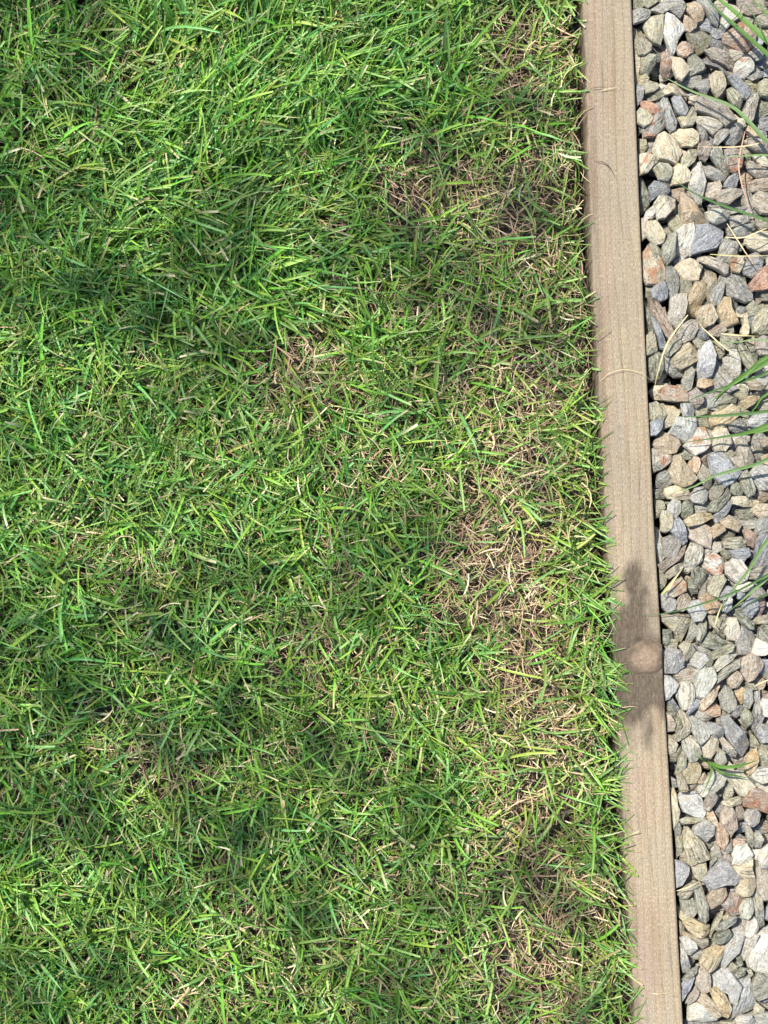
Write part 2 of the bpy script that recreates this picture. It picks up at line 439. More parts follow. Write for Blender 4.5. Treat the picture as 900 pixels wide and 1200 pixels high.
def chip(poly, rg):
    """the traced corners kept sharp, each side broken once"""
    p = np.asarray(poly, float)
    while len(p) > 7:                                               # split stone has few corners: drop the faintest ones
        a, b_ = np.roll(p, 1, 0), np.roll(p, -1, 0)
        ar = np.abs((p[:, 0] - a[:, 0]) * (b_[:, 1] - a[:, 1]) - (p[:, 1] - a[:, 1]) * (b_[:, 0] - a[:, 0]))
        span = np.ptp(p[:, 0]) * np.ptp(p[:, 1])
        if len(p) <= 9 and ar.min() > 0.10 * span: break
        p = np.delete(p, ar.argmin(), 0)
    p = p.mean(0) + (p - p.mean(0)) * 1.04
    q = np.roll(p, -1, 0)
    m = (p + q) / 2; e = q - p
    nrm = np.stack([e[:, 1], -e[:, 0]], 1)
    m = m + nrm * rg.normal(0.0, 0.025, len(m))[:, None] + e * rg.uniform(-0.15, 0.15, len(m))[:, None]
    out = np.empty((2 * len(p), 2)); out[0::2] = p; out[1::2] = m
    return out

def stone_geo(outline, thick, rg, ztop=0.0):
    """outline: (n,2) metres round the origin, counter-clockwise. A faceted pebble whose highest point is at ztop."""
    n = len(outline)
    size = math.sqrt(abs(np.sum(outline[:, 0] * np.roll(outline[:, 1], -1) - outline[:, 1] * np.roll(outline[:, 0], -1)) / 2))
    # facets: a tilted top and a few cut planes
    ta = rg.uniform(0, 2 * math.pi); tm = rg.uniform(0.05, 0.42)
    planes = [(0.0, math.cos(ta) * tm, math.sin(ta) * tm)]
    for _ in range(rg.integers(1, 5)):
        a = rg.uniform(0, 2 * math.pi); s = rg.uniform(0.35, 1.0); d = rg.uniform(0.05, 0.32) * size
        planes.append((s * d, -math.cos(a) * s, -math.sin(a) * s))
    V = []; V.append((*(outline.mean(0)), 0))
    cen = outline.mean(0)
    rings = [(0.30, 0), (0.60, 0), (0.90, -0.005), (1.0, -0.15)]
    for r, dz in rings:
        for i in range(n):
            x, y = cen + (outline[i] - cen) * r
            V.append((x, y, dz * size))
    V = np.array(V)
    zc = np.min([a + bx * V[:, 0] + by * V[:, 1] for a, bx, by in planes], axis=0)
    zc = np.maximum(zc, -0.42 * size)
    V[:, 2] += zc + rg.normal(0, 0.010 * size, len(V))
    V[:, 2] += ztop - V[:, 2].max()
    low = [(0.93, -0.35), (0.66, -1.0)]
    for r, dz in low:
        zz = (ztop - 0.55 * size) if dz > -0.9 else ztop - 0.55 * size - thick
        ring = [(*(cen + (outline[i] - cen) * r), min(zz, V[1 + 3 * n + i, 2] - 0.1 * size)) for i in range(n)]
        V = np.vstack([V, ring])
    V = np.vstack([V, [(*cen, V[-n:, 2].min() - 0.001)]])
    F = []
    nr = len(rings) + len(low)
    for i in range(n):
        j = (i + 1) % n
        F.append((0, 1 + i, 1 + j))
        for q in range(nr - 1):
            a, b_, c_, d = 1 + q * n + i, 1 + q * n + j, 1 + (q + 1) * n + j, 1 + (q + 1) * n + i
            F += [(a, d, c_), (a, c_, b_)]
        F.append((1 + nr * n, 1 + (nr - 1) * n + j, 1 + (nr - 1) * n + i))
    return V, np.array(F)

def ccw(p):
    a = np.sum(p[:, 0] * np.roll(p[:, 1], -1) - p[:, 1] * np.roll(p[:, 0], -1))
    return p if a > 0 else p[::-1]

LEVZ = {0: 0.0115, 1: 0.0055, 2: -0.001}

# every stone at the surface: colour letters + depth, outline corners in 5.625x enlarged photograph pixels, flags S streaky R rusty, @ a telling name
STONES = """
#0,0
g0 0,65 60,58 120,55 132,75 115,110 70,140 20,155 5,140
p1 0,5 70,0 85,30 60,60 0,60
o1 80,0 175,0 150,30 110,52 85,40
g0 170,20 230,0 340,0 360,40 350,90 320,118 285,90 250,70 200,90 150,80 130,60
t0 375,20 420,8 455,45 480,90 472,130 430,142 395,105 368,70
co0 90,130 150,120 205,108 200,170 210,230 195,290 150,280 110,235 88,180
wb0 235,80 280,100 325,140 357,185 340,220 305,260 285,340 265,345 240,280 215,230 197,180 210,120 @pale pointed blue-white stone
t0 355,100 385,125 435,150 425,185 385,215 355,200 345,150
b1 430,180 450,145 500,133 545,160 560,200 520,215 470,200 425,200
b1 550,170 600,175 625,200 600,245 560,260 535,245 530,210
o0 365,230 420,205 480,210 530,235 525,280 480,330 430,358 405,330 400,285 370,260
kr0 300,310 340,270 385,280 410,310 405,345 360,375 310,355 295,335
on0 15,170 60,180 95,240 130,295 125,335 80,360 45,365 15,320 12,240
d2 135,300 185,305 190,370 170,420 140,380
o0 60,380 110,358 160,370 165,410 140,460 105,500 70,480 55,430
nr0 190,365 225,350 250,390 262,440 250,500 215,505 190,470 185,420 R
kc0 248,360 290,365 340,375 370,420 380,460 345,500 330,525 300,505 280,450 255,400
og0 370,380 420,360 450,385 485,420 485,450 440,485 390,500 365,470 380,430
c1 10,350 45,375 55,430 50,500 65,540 40,560 12,555
co1 50,490 90,490 112,515 100,550 60,560
o1 80,560 120,530 165,550 172,580 140,605 95,615 75,590
gb1 20,560 60,562 75,600 70,650 35,700 22,690
p1 80,625 140,620 200,590 240,600 230,630 160,660 100,665
c0 210,600 250,555 300,560 340,590 360,625 320,635 270,615 225,622
g1 300,530 380,505 445,510 450,560 400,580 350,560
ct0 525,500 560,468 600,470 615,510 625,560 605,605 570,638 535,600 515,560 @rounded peach stone
g0 435,545 480,520 515,530 512,580 495,625 455,610 428,580
ng0 490,335 540,318 600,335 650,370 685,410 690,445 660,450 600,415 540,390 505,365
w0 690,420 730,385 780,385 805,415 803,460 780,500 750,515 710,495 682,480 R @white rust-splashed stone
kr0 615,230 660,190 720,150 780,125 810,160 825,220 815,290 790,330 750,345 700,320 670,290 620,280 R @big orange-pink stone
d1 500,390 550,400 600,440 640,480 660,520 630,510 570,450 500,420
bd0 640,520 690,490 730,545 775,580 795,615 760,650 720,640 680,580
g0 440,0 520,0 560,70 580,130 570,165 530,140 490,80 450,30 S @black-striped grey slab
w0 640,15 690,30 740,75 700,115 660,150 620,195 590,170 600,110 620,60
d1 530,265 590,260 625,300 610,330 550,320 520,290
wo1 650,335 700,320 745,350 720,375 680,400 655,380
g1 780,340 830,300 865,340 850,390 800,400 770,370
og0 825,120 870,95 900,100 900,175 860,170 835,150
n1 745,80 790,55 850,65 860,90 800,100
nt1 860,195 890,180 900,240 870,260 850,230
b1 870,470 900,445 900,515 880,505
g1 770,510 830,475 862,480 855,510 800,530
o0 845,545 880,520 900,525 900,640 860,630 838,600
o1 745,540 830,520 835,560 800,600 760,575
o0 630,600 660,585 700,620 732,665 715,710 670,690 640,650
gn0 835,612 840,650 825,720 800,790 780,808 745,775 735,740 765,670 800,625 S
p1 840,660 900,650 900,740 850,770 820,780 830,720 S
kg0 425,660 470,640 540,645 620,665 680,730 700,775 680,810 620,825 570,785 500,760 440,730 415,690 @long pinkish-grey slab
c0 700,790 735,785 750,815 720,850 690,835
wt0 440,770 510,775 560,795 598,830 570,865 535,885 490,850 450,825 430,795 S
b0 270,650 300,612 330,625 360,670 377,715 350,760 310,745 285,710 @small blue oval stone
gb0 210,640 240,625 262,680 275,740 298,800 290,850 260,865 235,835 225,770 200,720 S
r0 60,660 110,670 160,700 190,735 160,757 110,745 75,700 @orange stone near the timber
b2 140,660 190,640 200,700 170,720
co0 310,770 360,760 400,705 425,725 428,790 400,825 340,832 308,805
c1 385,640 430,632 440,660 410,690 380,680
co0 30,740 60,715 110,735 142,770 120,815 80,835 40,810 28,780
g0 80,840 110,790 165,750 215,725 243,760 240,815 200,865 150,895 90,895 SR
p1 35,815 70,820 75,860 40,895
t1 750,840 790,825 830,860 830,900 770,900
bd1 850,790 880,755 900,755 900,870 850,850
#0,150
c0 265,30 320,0 400,5 440,45 440,90 400,120 340,115 300,80
c0 160,90 185,45 225,25 270,50 300,100 335,160 340,200 300,228 240,225 185,200 150,150 @cream egg-shaped stone
g1 435,0 470,5 500,50 495,95 440,100 445,50
g0 590,0 640,5 640,40 600,85 570,112 540,100 555,45
dg0 640,20 680,0 735,5 740,60 720,100 680,117 630,105 608,70
kg0 745,90 800,65 860,80 900,130 895,165 820,150 770,120 740,125
o1 42,75 90,85 100,125 75,165 42,160
cw0 45,170 110,168 165,190 180,215 140,250 110,290 60,305 45,290 SR
og0 150,270 190,230 240,235 265,265 265,310 240,345 185,335 160,310
c0 275,270 310,238 350,255 388,300 380,350 330,365 270,370 268,320
n1 190,330 235,310 262,340 250,380 210,375
o0 340,190 380,145 435,135 435,170 410,225 370,258 330,240 S
kn0 445,110 490,90 528,95 525,160 495,215 460,200 440,160
go0 540,140 590,132 612,165 620,230 655,290 630,320 595,290 560,240 525,190 S
kd0 625,140 690,130 735,150 742,200 730,250 690,285 650,265 625,210 R
wg0 410,240 460,230 475,290 493,350 480,420 470,480 440,495 410,465 390,420 385,350 400,290 @pale bottle-shaped stone
g0 475,260 520,250 570,275 618,325 605,350 550,345 500,325 475,300
db0 615,360 650,315 700,290 708,330 690,385 640,402 610,390 @small navy wedge
kc0 490,365 540,350 580,350 590,390 575,430 540,465 500,450 480,410
gt0 560,460 600,410 660,400 720,405 738,430 690,465 640,505 580,490 S
gn0 750,225 790,212 850,260 900,300 895,330 830,325 780,290
wo1 815,190 870,180 900,195 900,260 860,250
t1 720,300 760,290 800,325 760,370 720,360
n0 740,375 790,345 860,330 900,335 900,400 830,420 760,415 S
gt0 800,460 840,420 900,415 900,570 860,555 815,510
kg1 725,420 780,430 808,480 795,525 755,530 725,480
db0 120,390 155,350 190,365 250,375 258,410 230,440 170,450 135,475 115,430 @navy stone near the timber
p1 52,330 80,345 115,430 115,500 75,545 55,530
cw0 155,500 185,455 250,450 295,470 290,520 250,555 220,590 175,600 152,560 S
w1 85,590 100,550 150,512 157,545 130,590 95,605
t0 345,430 385,440 440,500 495,580 498,615 450,645 380,645 345,630 345,560 332,500 @tan triangular stone
n1 270,410 340,395 345,420 310,480 275,450
wo0 495,555 540,535 600,540 650,570 630,605 560,632 520,610
g1 525,515 600,510 700,530 745,520 740,540 650,565 560,540
g0 650,600 700,575 770,580 780,615 720,640 660,655
g0 640,680 700,655 800,630 810,670 780,715 700,720 650,715 S
g1 735,540 800,525 828,545 815,590 770,600 745,570
o1 830,600 900,590 900,650 850,670 825,640
k0 62,600 105,605 110,660 100,715 70,740 62,700
c0 105,620 165,615 195,660 220,705 205,755 165,768 110,720 100,680
w0 300,690 345,650 405,632 415,680 410,750 395,820 345,855 310,890 285,870 292,780 @white leaning slab
b0 430,645 500,635 570,640 610,680 600,725 555,785 500,800 400,830 415,760 425,700 @broad blue-grey slab
o1 245,600 310,575 330,620 340,660 290,690 255,650
g2 215,650 270,655 270,710 230,720
og0 210,770 250,710 293,695 290,750 285,840 240,900 215,880 205,820
o0 120,770 150,765 190,800 205,880 180,900 140,840
g1 600,740 700,720 710,760 690,830 640,870 580,860
c0 760,720 830,685 900,690 900,790 850,805 790,780 760,760
g1 760,850 820,825 870,850 860,900 770,900
#0,300
ct0 80,-10 115,-58 150,-15 195,20 220,70 230,110 210,170 160,192 105,180 78,140 R @peach-blotched oval stone
do0 230,80 270,75 300,110 315,190 300,250 265,290 240,250 225,180
b0 135,225 165,190 215,175 240,215 240,270 195,292 150,270
ct0 300,70 345,25 390,15 435,45 452,95 440,160 400,175 350,155 315,115 @round honey stone
kg0 460,10 530,0 580,25 640,60 635,110 610,120 550,85 490,50 452,30 S
c0 670,20 700,0 740,5 745,50 715,105 665,95 660,50 R
bg0 735,90 760,40 810,15 860,45 855,95 800,135 750,115
r0 785,180 830,120 880,70 900,60 900,205 850,225 800,228 @rust-red stone
g0 620,125 665,103 720,130 765,180 798,240 795,290 750,300 690,280 640,260 603,245 605,180 @grey triangular stone
gd0 590,130 620,140 605,200 600,250 570,320 540,328 518,290 540,220 S
to1 470,120 510,105 555,125 562,175 530,230 510,290 490,250 500,190 460,150
yt0 425,165 470,160 505,195 495,260 465,330 430,385 385,375 360,350 370,280 400,210 @golden block
wt0 260,290 300,262 360,258 365,310 355,380 340,440 310,467 260,450 240,430 245,360
o1 320,165 390,175 400,220 370,260 320,250
o1 82,180 120,195 135,235 130,280 85,270
to0 435,380 470,335 525,315 560,350 567,405 540,445 480,470 450,450 440,410
ty0 590,270 625,258 655,280 660,340 690,390 710,430 660,465 610,470 575,420 568,340 @golden-tan wedge
n1 125,300 180,310 220,370 245,440 275,490 290,540 255,545 200,490 150,400 S
b0 135,400 160,415 190,480 215,540 230,580 225,605 190,600 165,530 145,470
p1 88,290 115,310 130,400 140,500 100,515 90,430
co0 100,530 140,500 165,560 175,620 140,640 105,650
kg0 305,520 340,450 400,420 435,420 440,480 410,540 350,570 320,555 S
od0 225,600 265,550 315,540 335,575 300,620 255,660 215,640
ot0 290,640 330,595 385,568 425,590 445,640 430,690 370,715 330,745 290,730 275,680 @big olive boulder
d1 440,470 480,490 510,540 480,550 430,530
o1 395,550 450,535 475,570 460,620 430,600
bw0 470,570 530,558 550,600 555,650 545,720 535,780 500,805 445,800 437,750 445,660 @tall blue-white slab
t1 435,810 530,800 525,850 480,872 435,860
n1 490,475 540,455 600,455 620,490 570,530 510,520
o1 595,530 660,510 692,540 690,600 640,615 600,590
o1 555,565 600,585 610,640 580,680 550,650
g1 215,670 270,655 285,720 340,755 345,785 280,790 220,740
og0 335,820 360,765 400,735 416,755 412,820 395,875 365,895 340,870
p1 108,660 165,640 205,660 210,740 180,800 120,810 S
wk0 655,625 700,620 712,680 722,760 705,800 665,810 650,760 648,680 @upright white finger stone
o0 710,590 740,580 780,640 825,690 855,740 820,760 770,740 730,680 S
g1 560,715 610,760 660,820 690,870 640,890 560,880 540,850
oc0 805,440 830,380 870,350 900,352 900,490 850,515 810,500
kd0 825,550 870,530 900,535 900,655 850,650 822,610
o1 760,340 800,300 840,340 830,385 780,390
d2 685,340 735,325 750,370 710,400
c1 745,385 765,400 765,510 735,522 720,500 740,450
p1 850,230 900,205 900,300 870,290
g1 605,680 640,668 650,720 640,765 610,740
nt1 755,830 810,820 875,855 850,885 790,880
d1 780,395 815,390 815,460 790,480 770,440
p1 760,575 800,600 830,660 820,690 780,630
#0,450
nt0 195,40 250,10 330,15 370,70 365,110 300,115 210,100 R
kd0 380,60 430,25 470,70 480,110 430,160 400,130 375,100
co0 215,140 280,150 320,180 305,215 270,270 215,292 225,230 230,180
oc0 122,135 170,118 215,150 232,200 210,240 160,250 125,230
b0 126,255 180,235 215,240 200,290 165,335 130,340
bw0 330,130 370,105 405,120 420,180 415,215 345,215 335,170 S
wb0 265,290 300,225 380,215 425,230 430,290 410,350 370,387 310,350 260,325 @blue-white block
wk0 430,290 490,285 515,340 518,390 480,440 420,470 385,460 350,405 400,360 R @pink-and-white stone
o1 430,240 490,225 530,255 535,310 510,330 440,285
yc0 545,190 600,150 660,133 710,160 715,205 670,250 610,285 560,290 530,240 S @mustard yellow stone
o1 690,140 740,150 778,190 760,220 715,205
yo0 720,115 770,80 830,55 848,90 810,130 760,162 S
do0 640,275 680,235 720,225 768,270 750,310 690,322 650,305 S
cg0 525,330 580,285 630,295 640,350 662,390 620,440 560,440 535,400
bw0 770,240 830,200 900,190 900,290 840,300 780,275 S
tk0 160,360 200,305 250,325 310,365 325,395 290,450 235,465 185,450 150,400 @pinkish-tan angular stone
wt0 138,430 175,440 215,470 262,465 260,510 200,560 150,582 140,520 R
to0 285,480 325,480 370,535 420,590 435,620 390,660 330,682 280,640 255,580 262,520 @half-moon tan stone
tr0 385,500 415,470 445,490 450,520 430,590 400,570 375,535
p1 312,465 350,450 395,470 380,495 330,500
n1 445,440 520,390 530,440 525,500 500,545 455,500
b0 530,470 560,435 600,445 640,490 665,540 700,560 740,550 720,590 670,640 620,672 570,630 530,590 525,530 @blue heart-shaped stone
gt0 680,430 700,370 745,365 780,430 812,490 810,520 770,540 720,555 670,540 650,490 700,470
og0 470,525 510,560 535,620 530,670 505,700 470,660 440,610 450,560
do1 180,600 225,580 265,610 268,650 220,685 170,680
c0 230,690 290,672 370,690 393,725 375,765 310,760 250,755 225,720
p1 150,700 225,695 235,750 160,755
g0 390,730 420,690 470,682 503,715 495,760 470,790 410,780 385,755
og0 515,700 550,665 605,662 605,710 570,755 530,765 510,740
p0 515,815 540,770 600,740 630,690 658,690 655,730 620,790 570,840 530,850 505,835 S @dark striped slab
o0 660,670 690,625 720,670 738,715 725,740 680,730 655,710
og0 730,590 765,555 785,620 815,690 810,725 770,742 735,690 715,630 S
wb0 785,590 830,535 890,545 900,690 850,700 800,640 S @blue-and-white striped stone
co0 660,745 710,735 790,745 850,775 820,810 740,808 670,790 S
wg0 245,800 280,762 325,775 325,840 295,885 260,860 238,830
p0 330,800 360,770 405,790 400,850 350,885 325,860
g1 405,790 490,785 510,840 420,855
b0 545,900 540,870 600,820 640,770 660,785 640,840 600,895 565,920
ct0 790,830 840,790 900,785 900,860 850,880 810,850
n1 805,745 850,705 885,725 880,770 840,785
p1 695,840 740,810 790,830 800,890 720,890
o1 155,765 210,785 215,820 180,870 158,880
n1 835,345 860,335 900,400 895,435 870,420
t1 860,480 900,440 900,545 870,520
p2 810,380 850,390 870,450 850,500 815,450
o1 605,450 660,437 680,465 650,490 620,480
p1 565,150 620,85 690,100 680,130 600,165
o1 425,170 460,150 500,165 490,195 430,210
o1 680,70 720,10 760,30 760,80 720,100
#0,600
co0 192,40 205,-5 250,0 275,50 265,110 230,132 195,120
b0 285,60 310,35 340,70 360,130 370,190 345,215 310,180 265,130
gk0 205,175 260,158 310,160 335,190 330,225 295,285 240,300 210,275
oy0 350,55 400,20 460,5 530,10 540,40 470,75 380,97 350,80 S
k0 375,100 440,75 490,85 540,120 530,180 515,235 450,210 400,180 372,160 @pink angular stone
t0 520,110 560,78 600,85 620,120 580,150 545,170 530,130
t0 595,60 650,25 690,40 725,85 700,130 650,110 600,90
g1 730,90 780,55 830,65 820,100 760,115
gd0 820,100 850,40 900,10 900,110 860,150 820,165
o0 608,195 650,170 720,165 755,190 750,235 690,245 620,235 S @olive bar-shaped stone
nr0 735,120 765,105 815,140 822,190 805,235 765,220 750,170
b0 650,255 710,240 770,240 780,285 740,330 680,300
p1 590,240 640,240 680,300 620,305 590,275
p1 585,155 640,112 690,120 670,165 600,180
bd0 820,190 860,145 900,150 900,330 850,360 790,370 820,290
wt0 350,330 365,270 400,212 450,220 475,245 465,320 420,370 385,400 345,385 S
wt1 480,270 530,205 585,205 588,250 530,285 490,300
wk0 445,345 500,290 560,275 605,310 617,345 590,405 550,415 500,385 R
w0 625,340 670,312 720,312 755,355 777,390 760,440 710,475 670,450 630,410 618,370 @white crinkled stone
n0 180,345 250,300 320,250 365,220 350,275 310,320 240,365 215,388
ot0 230,400 280,360 335,340 345,365 300,410 250,440 232,430 S
o1 182,375 225,400 225,460 195,510 185,480
ct0 235,510 270,470 330,435 355,470 357,520 320,545 275,562 245,545 R @honey-coloured stone
p0 400,390 440,365 490,400 490,440 450,510 420,470 398,430 S
p0 370,440 400,450 425,490 440,535 400,540 370,500
pn0 440,560 460,500 500,455 517,475 490,530 455,580
oc0 510,500 540,430 600,420 620,450 600,490 570,560 530,550 505,530
bg0 565,490 620,487 670,500 680,540 640,575 590,580 570,540
w1 695,480 750,455 800,475 790,510 740,522 700,510
gb0 195,550 220,530 265,545 295,590 285,640 240,662 205,630
tg0 305,580 330,540 370,535 392,570 385,620 340,650 300,640
bw0 368,640 400,595 450,585 490,620 495,665 460,715 415,718 375,685
yr0 455,570 500,540 545,570 590,610 580,650 530,670 495,660 475,610 @orange rock chunk
bw0 605,650 610,600 650,555 665,580 660,640 630,660
b1 690,540 720,520 745,540 730,575 700,570
b0 735,620 780,565 830,580 830,640 795,700 745,675
m0 825,610 850,560 880,560 880,620 855,685 820,690 @maroon sliver
co0 205,680 250,668 300,690 340,665 385,670 395,730 375,790 350,845 330,872 275,820 285,790 240,750 210,725 @cream heart-shaped stone
g1 400,705 435,730 430,800 400,850 365,850 385,780
og0 435,780 455,720 490,702 500,730 490,800 455,850 430,840
o0 505,690 540,675 590,710 620,740 615,830 570,800 520,740 S
wc0 620,740 650,702 690,705 715,750 715,800 680,845 645,840 618,790 @white oval stone
p0 685,680 720,665 770,700 805,735 800,770 760,765 715,725 S
p0 445,855 520,795 560,810 600,840 630,870 615,900 560,910 480,890 S
g0 695,850 730,765 800,780 830,820 845,870 790,890 790,940 740,955 710,940 700,890
w0 795,880 840,840 880,860 895,900 880,945 830,945 785,920
p1 207,780 260,780 268,830 230,870 208,860
o1 215,880 250,840 300,850 290,900 240,910
p1 845,780 880,740 900,740 900,870 850,850 S
ot1 800,710 840,685 890,685 880,735 820,735
gt0 790,390 840,365 900,350 900,430 840,445 785,440 S
p1 665,680 680,630 730,600 735,640 700,690
w1 162,120 185,130 210,200 212,290 180,345 165,300
w1 882,610 900,580 900,700 888,660
#0,750
gb0 208,80 260,55 320,75 350,130 345,180 300,220 250,235 215,220
co0 315,45 350,15 390,25 425,70 400,110 370,140 345,110 340,80
wb0 390,130 430,80 480,90 505,130 450,190 400,165
p0 490,90 520,105 540,140 520,175 490,170
go1 430,40 470,40 520,75 510,100 450,75
o0 525,90 560,65 630,35 670,40 660,75 590,105 545,130 525,120
wo0 540,180 580,120 640,80 690,68 695,105 650,140 600,180 555,220 S
go0 560,245 610,190 680,140 715,132 705,180 650,215 600,270 565,285 S
kt0 705,175 750,120 800,95 845,110 882,165 860,205 815,260 775,282 740,240 @big pink square stone
kt0 638,250 690,205 720,225 735,260 700,310 660,315 636,285
wg0 420,240 450,190 510,168 545,190 557,260 535,315 480,380 435,370 415,320 @pale grey rounded block
ng1 290,235 340,195 400,188 432,210 420,265 370,280 310,270
wb0 217,240 260,245 312,295 290,340 250,390 220,395
wo0 290,350 330,290 380,280 412,310 410,350 415,390 380,450 340,455 300,400 S
tk0 445,430 480,380 540,310 575,293 587,315 560,370 510,420 480,465 450,462 @long tan finger stone
b0 365,480 390,420 430,395 455,400 450,440 400,475 375,490
tr1 475,465 510,430 550,418 580,445 575,490 540,500 490,480
go0 580,370 620,308 660,330 690,400 680,450 640,475 600,450 580,410
ty1 680,330 720,310 750,330 740,400 710,430 685,380
g0 738,360 770,320 800,335 798,400 780,455 745,440
g0 800,360 830,310 855,340 848,440 878,500 860,550 830,620 800,610 790,560 810,450 S @long wavy grey stone
w0 845,430 870,390 900,400 900,530 880,500 845,470
g0 640,470 680,430 730,435 735,480 690,510 645,500
o0 720,500 750,450 790,490 795,540 770,570 730,535
gb0 832,600 870,563 900,570 900,660 860,675 835,640
g1 395,490 440,460 510,480 530,505 490,540 430,520
gk1 560,510 590,468 628,485 630,520 600,555 565,545
gb0 600,515 650,512 710,560 750,610 790,690 780,740 745,772 700,755 680,700 640,660 615,610 @big purplish-grey slab
g0 385,495 430,515 490,550 520,590 505,640 455,685 430,650 400,590
gb0 510,545 560,555 612,590 610,630 570,645 520,620 500,580
co0 305,450 350,475 395,540 410,570 370,630 310,665 270,640 310,600 350,570 330,520
kt0 232,480 260,500 290,550 280,595 240,600
o1 290,490 315,500 328,570 300,610 285,590
ck0 460,690 500,632 550,635 575,670 565,725 520,775 480,765 458,730 @pinkish round stone
wo0 340,660 390,630 425,660 445,715 465,750 435,800 395,810 370,760 345,720 S
co0 242,630 275,640 305,690 285,740 248,755
kg0 580,655 610,645 650,690 692,740 690,775 650,760 610,710
og0 550,790 580,720 615,745 630,800 600,835 560,830
o0 290,880 310,790 350,725 368,760 355,830 320,895 S
oy0 335,870 370,815 430,800 455,830 450,890 425,940 370,940
yt0 750,860 770,760 830,720 835,790 815,850 780,890
o0 835,750 870,685 900,690 900,830 870,845 835,810
wg0 790,890 830,845 900,840 900,920 860,945 790,905 S
pn1 255,740 320,710 335,740 290,800 250,800
c1 608,840 640,805 672,830 665,870 620,865
o1 780,600 810,640 840,690 830,710 790,700
o1 745,280 800,290 825,320 790,330
p1 700,520 730,515 760,570 745,585
d1 235,400 270,385 305,440 310,480 270,460
p1 228,420 270,450 300,510 270,530 230,470
#0,900
wo0 425,135 480,100 540,35 600,20 625,70 605,115 560,155 500,190 465,190 440,160 @white-grey angular stone
cg0 605,25 660,20 740,40 800,95 812,120 770,145 740,185 700,160 660,100 630,60
wb0 308,200 340,165 420,165 460,195 485,290 465,330 410,315 350,285 315,250 @white-blue block
c0 255,150 285,145 305,190 300,240 318,290 305,350 280,388 262,300
ng0 478,230 500,190 550,172 570,195 545,240 510,282 485,270
ot0 300,60 325,30 345,60 372,130 355,158 320,150 305,110
t1 435,60 480,35 500,70 460,100 430,90
co0 607,190 625,130 665,122 670,160 650,215 615,215
c0 603,225 650,200 710,190 742,210 720,240 660,253 610,245
tr0 742,230 770,180 805,135 850,160 900,215 900,320 830,275 770,270 745,260 R @big orange-streaked stone
wk1 805,100 860,105 900,130 900,210 850,160 815,130
kn0 595,310 620,262 665,262 690,320 702,400 690,440 660,458 620,420 595,375
n0 690,260 725,250 745,290 740,335 710,345 688,300
gk0 742,310 775,275 825,278 852,310 840,360 800,387 760,365
g0 412,400 445,352 510,350 545,385 540,440 500,490 450,465 415,430 @round grey stone
tc0 495,300 530,270 560,340 570,390 540,380 500,330
tr0 565,365 590,370 635,430 637,480 610,540 565,500 555,430 @orange pointed stone
o0 322,345 360,325 430,330 490,325 488,345 420,360 340,370
g1 280,380 310,360 325,390 320,440 290,440
oc0 355,430 385,410 420,450 480,500 510,560 520,600 480,610 440,630 400,650 375,620 365,530 S @big olive-white stone
oc0 400,650 440,635 490,615 495,680 450,745 420,715
o1 292,450 330,430 340,500 325,560 300,590
ot1 320,560 355,530 372,590 350,640 320,620
bw0 290,612 340,630 387,665 375,710 340,775 300,792 290,700 @blue-white stone against the timber
gb0 470,740 510,690 560,640 600,613 650,640 680,690 728,735 680,770 610,770 540,795 490,775 @big blue-grey boulder
w0 668,560 700,520 760,505 800,570 785,610 730,642 670,640 @white square stone
kr1 668,480 700,465 745,470 730,520 690,535 670,510
ct0 672,650 730,645 800,600 818,620 790,660 812,720 750,735 710,700 680,680
to0 695,790 720,745 770,732 822,735 828,785 790,835 735,845 700,825
gt0 830,660 860,655 900,700 900,855 870,860 835,810
wk0 840,600 870,530 890,495 900,495 900,670 860,655
og0 745,375 770,360 800,430 815,500 800,525 765,490
go0 805,435 840,420 870,470 855,525 820,525
gd1 545,250 580,222 615,260 590,340 560,310
g1 630,470 660,465 660,540 610,570 590,540
o1 520,560 555,550 558,600 520,635
g1 545,500 575,520 600,590 570,610
n1 600,580 640,570 660,600 640,635 610,620
ot0 310,830 360,780 420,755 415,800 370,860 330,865
w1 795,540 840,535 850,570 820,600 790,580
n1 805,390 850,355 900,400 900,430 850,420
g1 255,60 290,80 300,120 265,135
n1 370,100 430,80 440,120 390,140
#0,1040
og0 418,0 470,-8 490,50 510,130 513,215 490,230 455,200 430,110 S
tn0 503,70 530,25 580,0 625,10 632,55 590,105 540,140 515,160 @tan-brown oval stone
kd0 590,110 640,60 690,35 735,65 742,110 710,180 670,190 620,150 R
wc0 715,140 750,80 790,72 810,110 800,170 765,208 725,195
go0 795,50 830,30 865,80 870,160 882,250 850,275 825,210 808,130 S
b1 868,150 885,95 900,85 900,220 875,200
go1 325,90 400,75 425,150 400,190 345,190
co1 308,150 370,180 390,215 345,225 310,190
yo0 348,235 400,205 470,230 520,260 520,295 480,325 420,320 375,280 S
ot0 335,280 370,300 430,330 500,340 498,375 470,410 410,370 345,325
o1 520,310 540,240 580,175 598,165 590,200 550,270 530,315
do0 558,280 590,240 650,200 688,195 680,230 620,275 580,295 S
p0 540,355 570,310 640,280 662,310 640,355 570,375
wb0 665,280 690,215 720,205 745,250 755,310 720,370 710,430 660,480 620,545 585,535 590,490 630,400 660,330 @long pale-blue stone
w0 750,260 770,215 810,200 845,250 835,290 780,325 750,310 R
yc0 460,490 490,420 530,380 610,368 618,410 590,470 560,530 515,560 490,510 @mustard yellow block
wg0 325,340 370,325 425,365 428,400 390,450 365,440 345,390
bw0 322,365 345,390 370,460 390,520 380,565 345,560 325,490
g1 392,450 430,395 478,430 460,465 420,470
k0 420,580 440,530 490,510 515,545 522,610 515,680 470,705 435,670 418,630 @pink oval stone
wk0 720,430 750,350 800,315 832,320 810,400 780,470 735,515 720,470
w0 775,490 800,400 830,310 870,305 900,330 900,575 840,570 790,535 @big white stone
